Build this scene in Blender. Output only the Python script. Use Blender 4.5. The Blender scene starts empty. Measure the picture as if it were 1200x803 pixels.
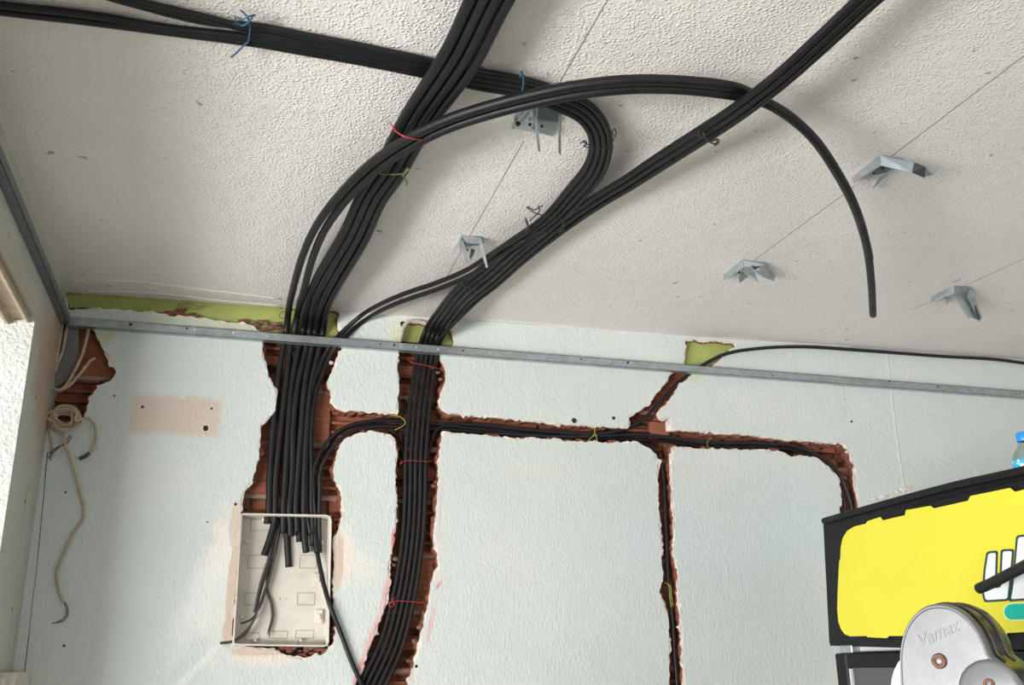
import bpy, bmesh, math, random
import numpy as np
from mathutils import Vector, Matrix
from mathutils.geometry import delaunay_2d_cdt

scene = bpy.context.scene
COL = scene.collection
random.seed(7)
RNG = np.random.default_rng(11)

# ------------------------------------------------------------------ camera
F_PX = 1150.0
PITCH, ROLL, YAW = (math.radians(v) for v in (18.401, -0.697, 16.261))
EYE = Vector((0, 0, 1.6))
FW = Vector((math.sin(YAW) * math.cos(PITCH), math.cos(YAW) * math.cos(PITCH), math.sin(PITCH)))
_r = Vector((math.cos(YAW), -math.sin(YAW), 0))
_u = _r.cross(FW)
RT = _r * math.cos(ROLL) + _u * math.sin(ROLL)
UP = -_r * math.sin(ROLL) + _u * math.cos(ROLL)
cam_data = bpy.data.cameras.new('camera')
cam = bpy.data.objects.new('camera', cam_data)
COL.objects.link(cam)
cam_data.sensor_fit = 'HORIZONTAL'
cam_data.sensor_width = 36.0
cam_data.lens = F_PX / 1200.0 * 36.0
cam_data.clip_start = 0.05
m3 = Matrix((RT, UP, -FW)).transposed()
cam.matrix_world = Matrix.Translation(EYE) @ m3.to_4x4()
scene.camera = cam

# ------------------------------------------------------------------ light, world, exposure
scene.view_settings.view_transform = 'Standard'
scene.view_settings.look = 'None'
scene.view_settings.gamma = 1
scene.view_settings.use_curve_mapping = False
scene.view_settings.exposure = 0.19
world = bpy.data.worlds.new('world')
scene.world = world
world.use_nodes = True
bg = world.node_tree.nodes['Background']
bg.inputs['Color'].default_value = (0.98, 0.98, 0.965, 1)
bg.inputs['Strength'].default_value = 0.7

def area_light(name, loc, direction, sx, sy, power, color):
    d = bpy.data.lights.new(name, 'AREA')
    d.shape = 'RECTANGLE'; d.size = sx; d.size_y = sy; d.energy = power; d.color = color
    o = bpy.data.objects.new(name, d); COL.objects.link(o)
    o.location = loc
    o.rotation_euler = Vector(direction).to_track_quat('-Z', 'Y').to_euler()
    return o
# daylight through the left shop window, plus an added fill lamp behind the camera
area_light('window_daylight', (-4.5, -1.15, -0.04), (1.0, 0.45, 0.78), 4.4, 2.2, 1120, (1.0, 0.985, 0.965))
area_light('front_fill', (3.1, -3.2, 0.7), (0.05, 1, 0.95), 2.2, 1.8, 34, (0.91, 0.96, 1.0))

# ------------------------------------------------------------------ dimensions and photo-to-plane helpers
WALL = 3.3        # front face of the back wall (y)
CEIL = 2.803      # underside of the ceiling (z) at x = 0
TILT = 0.0148     # the old ceiling rises slightly to the right
LEFT = -0.565     # face of the left wall (x)
FRONT = 1.64      # front plane of the drinks cooler (x)

def ray(x, y):
    return FW + RT * ((x - 600) / F_PX) - UP * ((y - 401.5) / F_PX)
def on_y(x, y, Y):
    d = ray(x, y); return EYE + d * (Y / d.y)
def on_z(x, y, Z):
    d = ray(x, y); return EYE + d * ((Z - EYE.z) / d.z)
def on_x(x, y, X):
    d = ray(x, y); return EYE + d * (X / d.x)
def ceil_z(x): return CEIL + TILT * x
def on_c(x, y, off=0.0):
    d = ray(x, y); return EYE + d * ((CEIL - off - EYE.z) / (d.z - TILT * d.x))
def P(x, y, s, off):
    if s == 'c': return on_c(x, y, off)
    if s == 'w': return on_y(x, y, WALL - off)
    if s == 'l': return on_x(x, y, LEFT + off)
    if s == 'f': return on_x(x, y, FRONT - off)
    raise ValueError(s)

# ------------------------------------------------------------------ object helpers
def mesh_obj(name, verts, faces, material=None, parent=None, smooth=False):
    me = bpy.data.meshes.new(name)
    me.from_pydata([tuple(v) for v in verts], [], faces)
    me.validate()
    if smooth:
        me.polygons.foreach_set('use_smooth', [True] * len(me.polygons))
    if material: me.materials.append(material)
    o = bpy.data.objects.new(name, me); COL.objects.link(o)
    if parent: o.parent = parent
    return o
def bm_obj(name, bm, material=None, parent=None, smooth=False):
    bmesh.ops.recalc_face_normals(bm, faces=bm.faces)
    me = bpy.data.meshes.new(name); bm.to_mesh(me); bm.free()
    if smooth:
        me.polygons.foreach_set('use_smooth', [True] * len(me.polygons))
    if material: me.materials.append(material)
    o = bpy.data.objects.new(name, me); COL.objects.link(o)
    if parent: o.parent = parent
    return o
def tag(o, label, cat, group=None):
    o['label'] = label; o['category'] = cat
    if group: o['group'] = group
    return o
def empty(name, loc, label, cat, group=None):
    o = bpy.data.objects.new(name, None); COL.objects.link(o)
    o.location = loc; o.empty_display_size = 0.05
    tag(o, label, cat, group)
    return o
def adopt(parent, *kids):
    for k in kids:
        k.parent = parent
        k.matrix_parent_inverse = Matrix.Translation(-Vector(parent.location))
def struct(o):
    o['kind'] = 'structure'; return o
def add_box(bm, lo, hi, bevel=0.0, seg=2):
    lo = Vector(lo); hi = Vector(hi)
    r = bmesh.ops.create_cube(bm, size=1.0)
    vs = r['verts']
    for v in vs:
        v.co = Vector([(lo[i] + hi[i]) / 2 + v.co[i] * (hi[i] - lo[i]) for i in range(3)])
    if bevel > 0:
        es = list({e for v in vs for e in v.link_edges})
        bmesh.ops.bevel(bm, geom=es, offset=bevel, segments=seg, affect='EDGES', profile=0.5)
def box_obj(name, lo, hi, material, parent=None, bevel=0.0, seg=2):
    bm = bmesh.new(); add_box(bm, lo, hi, bevel, seg)
    return bm_obj(name, bm, material, parent)

def smooth_path(pts, sub=8):
    pts = [Vector(p) for p in pts]
    if len(pts) < 3: return pts
    p = [pts[0] * 2 - pts[1]] + pts + [pts[-1] * 2 - pts[-2]]
    out = []
    for i in range(1, len(p) - 2):
        a, b, c, d = p[i - 1], p[i], p[i + 1], p[i + 2]
        t0 = 0; t1 = t0 + max((b - a).length, 1e-5) ** .5; t2 = t1 + max((c - b).length, 1e-5) ** .5
        t3 = t2 + max((d - c).length, 1e-5) ** .5
        for k in range(sub):
            t = t1 + (t2 - t1) * k / sub
            A1 = a * ((t1 - t) / (t1 - t0)) + b * ((t - t0) / (t1 - t0))
            A2 = b * ((t2 - t) / (t2 - t1)) + c * ((t - t1) / (t2 - t1))
            A3 = c * ((t3 - t) / (t3 - t2)) + d * ((t - t2) / (t3 - t2))
            B1 = A1 * ((t2 - t) / (t2 - t0)) + A2 * ((t - t0) / (t2 - t0))
            B2 = A2 * ((t3 - t) / (t3 - t1)) + A3 * ((t - t1) / (t3 - t1))
            out.append(B1 * ((t2 - t) / (t2 - t1)) + B2 * ((t - t1) / (t2 - t1)))
    out.append(pts[-1])
    return out
def tube_data(pts, r, sides=10, hollow_end=False, r2=None):
    verts = []; faces = []
    n = len(pts)
    t = (pts[1] - pts[0]).normalized()
    ref = Vector((0, 0, 1)) if abs(t.z) < .9 else Vector((1, 0, 0))
    nrm = (ref - t * ref.dot(t)).normalized()
    for i, p in enumerate(pts):
        a = pts[max(i - 1, 0)]; b = pts[min(i + 1, n - 1)]
        t = (b - a)
        if t.length < 1e-9: t = Vector((0, 0, 1))
        t.normalize()
        nrm = (nrm - t * nrm.dot(t))
        if nrm.length < 1e-6: nrm = t.orthogonal()
        nrm.normalize()
        bi = t.cross(nrm)
        rr = r if r2 is None else r + (r2 - r) * i / (n - 1)
        for k in range(sides):
            an = 2 * math.pi * k / sides
            verts.append(p + nrm * (rr * math.cos(an)) + bi * (rr * math.sin(an)))
    for i in range(n - 1):
        for k in range(sides):
            k2 = (k + 1) % sides
            faces.append((i * sides + k, i * sides + k2, (i + 1) * sides + k2, (i + 1) * sides + k))
    faces.append(tuple(range(sides - 1, -1, -1)))
    last = (n - 1) * sides
    if not hollow_end:
        faces.append(tuple(last + k for k in range(sides)))
    else:                                              # wall thickness and a bore at the cut end
        t = (pts[-1] - pts[-2]).normalized()
        c = pts[-1]
        base = len(verts)
        for k in range(sides): verts.append(c + (verts[last + k] - c) * .72)
        base2 = len(verts)
        for k in range(sides): verts.append(verts[base + k] - t * (r * 3))
        for k in range(sides):
            k2 = (k + 1) % sides
            faces.append((last + k, last + k2, base + k2, base + k))
            faces.append((base + k, base + k2, base2 + k2, base2 + k))
        faces.append(tuple(base2 + k for k in range(sides)))
    return verts, faces
def tube(name, pts, r, material, parent=None, sides=10, sub=8, hollow_end=False, r2=None):
    sp = smooth_path(pts, sub)
    v, f = tube_data(sp, r, sides, hollow_end, r2)
    return mesh_obj(name, v, f, material, parent, smooth=True)
def tubes(name, paths, r, material, parent=None, sides=6, sub=5):
    V = []; Fc = []
    for pts in paths:
        v, f = tube_data(smooth_path(pts, sub), r, sides)
        b = len(V); V += v; Fc += [tuple(i + b for i in q) for q in f]
    return mesh_obj(name, V, Fc, material, parent, smooth=True)
def sheet(name, pts, thick, material, parent=None, direction=None):
    """thin plate: a polygon given by 3D points, thickened along its normal"""
    pts = [Vector(p) for p in pts]
    n = Vector((0, 0, 0))
    for i in range(len(pts)):
        a = pts[i]; b = pts[(i + 1) % len(pts)]
        n += Vector(((a.y - b.y) * (a.z + b.z), (a.z - b.z) * (a.x + b.x), (a.x - b.x) * (a.y + b.y)))
    n.normalize()
    if direction is not None: n = Vector(direction)
    k = len(pts)
    V = pts + [p + n * thick for p in pts]
    Fc = [tuple(range(k)), tuple(range(2 * k - 1, k - 1, -1))]
    for i in range(k):
        j = (i + 1) % k
        Fc.append((i, i + k, j + k, j))
    bm = bmesh.new()
    vs = [bm.verts.new(v) for v in V]
    for f in Fc: bm.faces.new([vs[i] for i in f])
    return bm_obj(name, bm, material, parent)

# ------------------------------------------------------------------ materials
class NB:
    def __init__(self, name):
        self.m = bpy.data.materials.new(name); self.m.use_nodes = True
        self.t = self.m.node_tree; self.n = self.t.nodes
        self.b = self.n['Principled BSDF']
    def node(self, kind, **kw):
        x = self.n.new(kind)
        for k, v in kw.items(): setattr(x, k, v)
        return x
    def link(self, a, b): self.t.links.new(a, b)
    def noise(self, scale, detail=3, rough=.55, vec=None, dist=0):
        x = self.node('ShaderNodeTexNoise'); x.inputs['Scale'].default_value = scale
        x.inputs['Detail'].default_value = detail; x.inputs['Roughness'].default_value = rough
        x.inputs['Distortion'].default_value = dist
        if vec is not None: self.link(vec, x.inputs['Vector'])
        return x
    def math(self, op, a, b=None, clamp=False):
        x = self.node('ShaderNodeMath', operation=op); x.use_clamp = clamp
        for i, v in enumerate((a, b)):
            if v is None: continue
            if isinstance(v, (int, float)): x.inputs[i].default_value = v
            else: self.link(v, x.inputs[i])
        return x.outputs[0]
    def mix(self, fac, a, b):
        x = self.node('ShaderNodeMix', data_type='RGBA')
        for sock, v in ((x.inputs['Factor'], fac), (x.inputs['A'], a), (x.inputs['B'], b)):
            if isinstance(v, (int, float)): sock.default_value = v
            elif isinstance(v, tuple): sock.default_value = (*v, 1) if len(v) == 3 else v
            else: self.link(v, sock)
        return x.outputs['Result']
    def ramp(self, fac, lo, hi):
        x = self.node('ShaderNodeMapRange'); x.inputs['From Min'].default_value = lo; x.inputs['From Max'].default_value = hi
        x.clamp = True
        self.link(fac, x.inputs['Value']); return x.outputs['Result']
    def bump(self, height, strength, dist):
        x = self.node('ShaderNodeBump'); x.inputs['Strength'].default_value = strength; x.inputs['Distance'].default_value = dist
        self.link(height, x.inputs['Height']); self.link(x.outputs['Normal'], self.b.inputs['Normal']); return x
def simple(name, color, rough=.6, metal=0.0, var=.12, vscale=12, bump=0, bscale=80, bdist=.001, spec=None, coat=0):
    k = NB(name); b = k.b
    b.inputs['Roughness'].default_value = rough; b.inputs['Metallic'].default_value = metal
    if spec is not None: b.inputs['Specular IOR Level'].default_value = spec
    if coat: b.inputs['Coat Weight'].default_value = coat
    geo = k.node('ShaderNodeNewGeometry')
    n = k.noise(vscale, 4, .6, geo.outputs['Position'])
    dark = tuple(c * (1 - var) for c in color); light = tuple(min(1, c * (1 + var)) for c in color)
    k.link(k.mix(k.ramp(n.outputs['Fac'], .3, .7), dark, light), b.inputs['Base Color'])
    if bump:
        n2 = k.noise(bscale, 3, .6, geo.outputs['Position']); k.bump(n2.outputs['Fac'], bump, bdist)
    return k.m

WALL_PAINT = (0.60, 0.655, 0.625)
def stain(k, pos, cx, cz, rx, rz, soft=.5, amp=.5, nscale=14, power=1.0, rot=0.0):
    """0..1 mask of an irregular blot on the wall plane, centred at world (cx, cz)"""
    sx = k.node('ShaderNodeSeparateXYZ'); k.link(pos, sx.inputs[0])
    dx = k.math('SUBTRACT', sx.outputs['X'], cx); dz = k.math('SUBTRACT', sx.outputs['Z'], cz)
    c, s = math.cos(rot), math.sin(rot)
    u = k.math('ADD', k.math('MULTIPLY', dx, c), k.math('MULTIPLY', dz, s))
    w = k.math('SUBTRACT', k.math('MULTIPLY', dz, c), k.math('MULTIPLY', dx, s))
    u = k.math('DIVIDE', u, rx); w = k.math('DIVIDE', w, rz)
    r = k.math('SQRT', k.math('ADD', k.math('MULTIPLY', u, u), k.math('MULTIPLY', w, w)))
    n = k.noise(nscale, 5, .65, pos)
    r = k.math('ADD', r, k.math('MULTIPLY', k.math('SUBTRACT', n.outputs['Fac'], .5), amp * 2))
    inv = k.ramp(r, 1.0 + soft / 2, 1.0 - soft / 2)
    return k.math('MULTIPLY', inv, power)
def rect_stain(k, pos, x0, x1, z0, z1, soft=.01, amp=.01, power=1.0):
    sx = k.node('ShaderNodeSeparateXYZ'); k.link(pos, sx.inputs[0])
    n = k.noise(40, 4, .6, pos)
    j = k.math('MULTIPLY', k.math('SUBTRACT', n.outputs['Fac'], .5), amp * 4)
    u = k.math('SUBTRACT', k.math('ABSOLUTE', k.math('SUBTRACT', sx.outputs['X'], (x0 + x1) / 2)), (x1 - x0) / 2)
    w = k.math('SUBTRACT', k.math('ABSOLUTE', k.math('SUBTRACT', sx.outputs['Z'], (z0 + z1) / 2)), (z1 - z0) / 2)
    d = k.math('ADD', k.math('MAXIMUM', u, w), j)
    return k.math('MULTIPLY', k.ramp(d, soft, -soft), power)
def paint_relief(k, pos, s=1.0):
    n1 = k.noise(95, 4, .6, pos); n2 = k.noise(32, 3, .5, pos)
    mp = k.node('ShaderNodeMapping'); k.link(pos, mp.inputs['Vector'])
    mp.inputs['Scale'].default_value = (1.0, 1.0, .45)
    n3 = k.noise(120, 3, .5, mp.outputs['Vector'], .6)
    h = k.math('ADD', k.math('MULTIPLY', n1.outputs['Fac'], .5), k.math('MULTIPLY', n2.outputs['Fac'], .5))
    h = k.math('ADD', h, k.math('MULTIPLY', n3.outputs['Fac'], .8))
    k.bump(h, .62 * s, .005)
def wall_material():
    k = NB('pale_green_wall_paint'); b = k.b
    b.inputs['Roughness'].default_value = .55
    geo = k.node('ShaderNodeNewGeometry'); pos = geo.outputs['Position']
    n = k.noise(2.2, 5, .6, pos); n2 = k.noise(1.0, 3, .5, pos)
    c = k.mix(k.ramp(n.outputs['Fac'], .35, .68), WALL_PAINT, (0.66, 0.70, 0.68))
    c = k.mix(k.math('MULTIPLY', k.ramp(n2.outputs['Fac'], .5, .7), .5), c, (0.57, 0.65, 0.66))
    def W(px, py): q = on_y(px, py, WALL); return q.x, q.z
    # old peach paint where a plate once hung
    x0, z1 = W(156, 462); x1, z0 = W(256, 512)
    c = k.mix(rect_stain(k, pos, x0, x1, z0, z1, .012, .012, .7), c, (0.62, 0.46, 0.37))
    # pale filler smeared round the recessed box, then bluish and tan blots further right
    for (px, py, rx, rz, s, a, pw, rot, col) in (
            (262, 640, .035, .11, .8, .9, .85, 0, (0.80, 0.72, 0.64)),
            (255, 700, .06, .16, .9, .9, .6, 0, (0.80, 0.77, 0.73)),
            (240, 690, .045, .20, .9, .8, .65, -.35, (0.78, 0.79, 0.77)),
            (228, 785, .011, .14, .5, .4, .55, -.75, (0.80, 0.80, 0.78)),
            (404, 650, .04, .075, .9, .9, .8, 0, (0.82, 0.72, 0.64)),
            (425, 665, .05, .05, 1.0, .9, .5, 0, (0.80, 0.74, 0.68)),
            (310, 770, .12, .028, .8, .9, .8, .0, (0.78, 0.68, 0.60)),
            (275, 615, .016, .07, .35, .5, .9, 0, (0.66, 0.53, 0.44)), (273, 680, .017, .13, .3, .45, .95, -.04, (0.62, 0.49, 0.40)), (268, 738, .018, .06, .35, .5, .95, 0, (0.60, 0.47, 0.38)),
            (396, 660, .017, .085, .4, .6, .9, 0, (0.62, 0.49, 0.40)), (300, 763, .09, .016, .4, .6, .9, 0, (0.62, 0.48, 0.39)),
            (820, 640, .25, .12, 1.2, .7, .5, 0, (0.60, 0.68, 0.72)),
            (930, 610, .16, .14, 1.2, .7, .6, 0, (0.58, 0.68, 0.74)),
            (650, 555, .3, .02, 1.0, .8, .25, -.05, (0.70, 0.66, 0.60)),
            (800, 548, .12, .016, 1.0, .8, .35, 0, (0.68, 0.60, 0.52)),
            (610, 505, .02, .30, 1.2, .8, .2, 1.5, (0.76, 0.72, 0.68))):
        x, z = W(px, py)
        c = k.mix(stain(k, pos, x, z, rx, rz, s, a, 22, pw, rot), c, col)
    # pink marker spray along the central chase
    for (px, py, rx, rz, pw, rot) in ((461, 632, .006, .035, .95, -.05), (453, 690, .009, .07, .45, -.25), (436, 745, .010, .08, .45, -.35),
                                      (514, 686, .005, .016, .7, -.6), (505, 730, .007, .06, .35, -.2), (470, 800, .03, .03, .2, 0),
                                      (516, 600, .005, .10, .2, -.05), (420, 785, .007, .04, .6, -.4)):
        x, z = W(px, py)
        c = k.mix(stain(k, pos, x, z, rx, rz, 1.0, .5, 30, pw, rot), c, (0.80, 0.14, 0.17))
    # lime paint and grime below the channel
    x, z = W(115, 390); c = k.mix(stain(k, pos, x, z, .07, .035, .8, .8, 25, .6, 0), c, (0.50, 0.52, 0.24))
    x, z = W(240, 380); c = k.mix(stain(k, pos, x, z, .22, .016, .8, .6, 25, .6, 0), c, (0.52, 0.56, 0.36))
    x, z = W(815, 440); c = k.mix(stain(k, pos, x, z, .03, .03, .8, .6, 25, .5, 0), c, (0.62, 0.63, 0.35))
    x, z = W(463, 392); c = k.mix(stain(k, pos, x, z, .016, .05, .8, .6, 25, .5, 0), c, (0.62, 0.63, 0.35))
    k.link(c, b.inputs['Base Color'])
    paint_relief(k, pos)
    return k.m
def ceiling_material():
    k = NB('stippled_white_ceiling'); b = k.b
    b.inputs['Roughness'].default_value = .6
    geo = k.node('ShaderNodeNewGeometry'); pos = geo.outputs['Position']
    n = k.noise(1.6, 5, .6, pos)
    c = k.mix(k.ramp(n.outputs['Fac'], .32, .7), (0.79, 0.75, 0.716), (0.84, 0.807, 0.78))
    n2 = k.noise(0.7, 3, .5, pos)
    c = k.mix(k.math('MULTIPLY', k.ramp(n2.outputs['Fac'], .48, .66), .5), c, (0.78, 0.725, 0.68))
    sp = k.noise(26, 2, .5, pos)
    c = k.mix(k.math('MULTIPLY', k.ramp(sp.outputs['Fac'], .735, .76), .6), c, (0.12, 0.10, 0.09))
    k.link(c, b.inputs['Base Color'])
    v = k.node('ShaderNodeTexVoronoi', feature='F1'); v.inputs['Scale'].default_value = 128; v.inputs['Randomness'].default_value = 1.0
    k.link(pos, v.inputs['Vector'])
    n3 = k.noise(210, 3, .6, pos); n4 = k.noise(38, 3, .55, pos); n5 = k.noise(14, 2, .5, pos)
    grain = k.math('MULTIPLY', k.ramp(v.outputs['Distance'], .55, .12), k.ramp(n4.outputs['Fac'], .28, .52))
    h = k.math('ADD', k.math('MULTIPLY', grain, .62), k.math('MULTIPLY', n3.outputs['Fac'], .5))
    h = k.math('ADD', h, k.math('MULTIPLY', n5.outputs['Fac'], .9))
    k.bump(h, .62, .0045)
    return k.m
def brick_material(name, base, alt, dust):
    k = NB(name); b = k.b
    b.inputs['Roughness'].default_value = .9
    geo = k.node('ShaderNodeNewGeometry'); pos = geo.outputs['Position']
    inf = k.node('ShaderNodeObjectInfo')
    n = k.noise(30, 5, .65, pos)
    c = k.mix(k.ramp(n.outputs['Fac'], .3, .7), base, alt)
    c = k.mix(k.math('MULTIPLY', inf.outputs['Random'], .45), c, tuple(x * .5 for x in base))
    n2 = k.noise(55, 4, .7, pos)
    c = k.mix(k.math('MULTIPLY', k.ramp(n2.outputs['Fac'], .6, .72), .65), c, dust)
    k.link(c, b.inputs['Base Color'])
    n3 = k.noise(160, 4, .7, pos); k.bump(n3.outputs['Fac'], .9, .003)
    return k.m
M = {}
M['wall'] = wall_material()
M['ceiling'] = ceiling_material()
M['plaster'] = simple('broken_plaster', (0.74, 0.66, 0.60), .9, var=.3, vscale=45, bump=.8, bscale=140, bdist=.003)
M['brick'] = brick_material('terracotta_brick', (0.27, 0.085, 0.045), (0.38, 0.14, 0.075), (0.50, 0.36, 0.29))
M['brick_edge'] = brick_material('broken_brick_edge', (0.18, 0.055, 0.032), (0.33, 0.12, 0.07), (0.48, 0.34, 0.27))
M['mortar'] = simple('grey_pink_mortar', (0.34, 0.25, 0.21), .95, var=.3, vscale=40, bump=.8, bscale=120, bdist=.003)
M['lime'] = simple('old_lime_green_paint', (0.37, 0.42, 0.125), .6, var=.15, vscale=9, bump=.2, bscale=40)
M['rubble'] = simple('brown_rubble', (0.20, 0.115, 0.08), .95, var=.45, vscale=60, bump=.8, bscale=90, bdist=.003)
def left_wall_material():
    k = NB('left_wall_paint'); b = k.b; b.inputs['Roughness'].default_value = .6
    pos = k.node('ShaderNodeNewGeometry').outputs['Position']
    n = k.noise(5, 4, .6, pos)
    c = k.mix(k.ramp(n.outputs['Fac'], .3, .7), (0.45, 0.45, 0.405), (0.53, 0.53, 0.485))
    sp = k.node('ShaderNodeSeparateXYZ'); k.link(pos, sp.inputs[0])
    sw = k.node('ShaderNodeCombineXYZ'); k.link(sp.outputs['Y'], sw.inputs[0]); k.link(sp.outputs['X'], sw.inputs[1]); k.link(sp.outputs['Z'], sw.inputs[2])
    for (px, py, ry, rz, pw) in ((57, 410, .16, .10, .9), (50, 455, .12, .12, .9), (52, 500, .09, .10, .7), (22, 330, .35, .03, .4), (66, 390, .08, .10, .8)):
        q = on_x(px, py, LEFT)
        c = k.mix(stain(k, sw.outputs[0], q.y, q.z, ry, rz, .9, .8, 16, pw), c, (0.46, 0.36, 0.27))
    sp2 = k.noise(30, 2, .5, pos)
    c = k.mix(k.math('MULTIPLY', k.ramp(sp2.outputs['Fac'], .68, .72), .6), c, (0.18, 0.15, 0.12))
    k.link(c, b.inputs['Base Color'])
    n2 = k.noise(70, 3, .6, pos); k.bump(n2.outputs['Fac'], .35, .004)
    return k.m
M['left_wall'] = left_wall_material()
M['rubble_light'] = simple('dirty_plaster', (0.46, 0.40, 0.34), .95, var=.35, vscale=60, bump=.9, bscale=90, bdist=.004)
M['plain_wall'] = simple('plain_wall_paint', (0.50, 0.50, 0.455), .6, var=.10, vscale=5, bump=.3, bscale=60, bdist=.003)
M['jamb'] = simple('stippled_white_jamb', (0.66, 0.67, 0.64), .7, var=.10, vscale=6, bump=1.0, bscale=85, bdist=.009)
M['tan_plaster'] = simple('tan_bare_plaster', (0.50, 0.40, 0.32), .9, var=.2, vscale=14, bump=.4, bscale=70, bdist=.003)
def conduit_material(name, base, dust, rough):
    k = NB(name); b = k.b
    geo = k.node('ShaderNodeNewGeometry'); pos = geo.outputs['Position']
    n = k.noise(22, 5, .65, pos); n2 = k.noise(160, 3, .7, pos)
    c = k.mix(k.math('MULTIPLY', k.ramp(n.outputs['Fac'], .48, .75), .55), base, dust)
    c = k.mix(k.math('MULTIPLY', k.ramp(n2.outputs['Fac'], .69, .77), .25), c, (0.10, 0.095, 0.09))
    k.link(c, b.inputs['Base Color'])
    k.link(k.ramp(n.outputs['Fac'], 0.0, 1.0), b.inputs['Roughness'])
    b.inputs['Specular IOR Level'].default_value = .38
    rr = k.math('ADD', k.math('MULTIPLY', n.outputs['Fac'], .25), rough - .12); k.link(rr, b.inputs['Roughness'])
    return k.m
M['conduit'] = conduit_material('black_rubber_hose', (0.006, 0.006, 0.007), (0.020, 0.019, 0.018), .5)
M['cable'] = conduit_material('black_cable_sheath', (0.005, 0.005, 0.006), (0.015, 0.0145, 0.015), .46)
M['bluish'] = conduit_material('dark_slate_cable_sheath', (0.010, 0.010, 0.015), (0.032, 0.028, 0.028), .45)
M['grey_wire'] = simple('dark_grey_wire', (0.06, 0.055, 0.05), .6, var=.35, vscale=30)
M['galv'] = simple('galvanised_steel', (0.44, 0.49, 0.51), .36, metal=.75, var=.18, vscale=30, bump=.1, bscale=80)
M['galv_shade'] = simple('shaded_galvanised_steel', (0.10, 0.11, 0.13), .5, metal=.6, var=.15, vscale=18)  # darker copy of the bracket steel, shade painted into its colour
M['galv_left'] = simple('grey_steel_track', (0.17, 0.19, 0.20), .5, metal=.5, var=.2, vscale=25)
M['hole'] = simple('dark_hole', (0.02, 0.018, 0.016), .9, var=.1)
M['screw'] = simple('bright_screw', (0.75, 0.76, 0.75), .3, metal=.8, var=.1)
M['chalk'] = simple('pencil_line', (0.20, 0.17, 0.16), .9, var=.3, vscale=40)
M['blue_wire'] = simple('blue_wire_insulation', (0.02, 0.085, 0.16), .45, var=.2, vscale=60)
M['red_wire'] = simple('red_wire_insulation', (0.42, 0.035, 0.045), .45, var=.2, vscale=60)
M['lime_wire'] = simple('yellow_green_wire_insulation', (0.34, 0.36, 0.05), .45, var=.4, vscale=60)
M['olive_wire'] = simple('olive_wire_insulation', (0.16, 0.19, 0.05), .5, var=.4, vscale=70)
M['black_wire'] = simple('black_wire_insulation', (0.02, 0.02, 0.02), .45, var=.2)
M['cream_cable'] = simple('aged_cream_cable', (0.46, 0.37, 0.26), .6, var=.22, vscale=30)
M['box_plastic'] = simple('dusty_ivory_plastic', (0.68, 0.64, 0.57), .55, var=.12, vscale=14)
M['box_groove'] = simple('knockout_groove', (0.24, 0.21, 0.18), .8, var=.1)
M['white_plastic'] = simple('off_white_plastic', (0.62, 0.58, 0.51), .4, var=.1, vscale=25)
M['frame_tan'] = simple('beige_window_frame', (0.46, 0.36, 0.26), .55, var=.18, vscale=18)
M['letter_white'] = simple('white_lettering', (0.80, 0.84, 0.86), .45, var=.02)
M['grey_board'] = simple('grey_cable_trunking', (0.19, 0.19, 0.20), .7, var=.12, vscale=12)
M['floor'] = simple('dusty_concrete_floor', (0.34, 0.33, 0.31), .85, var=.12, vscale=4)
M['outside'] = simple('pale_paving', (0.50, 0.49, 0.47), .9, var=.08, vscale=2)

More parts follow.
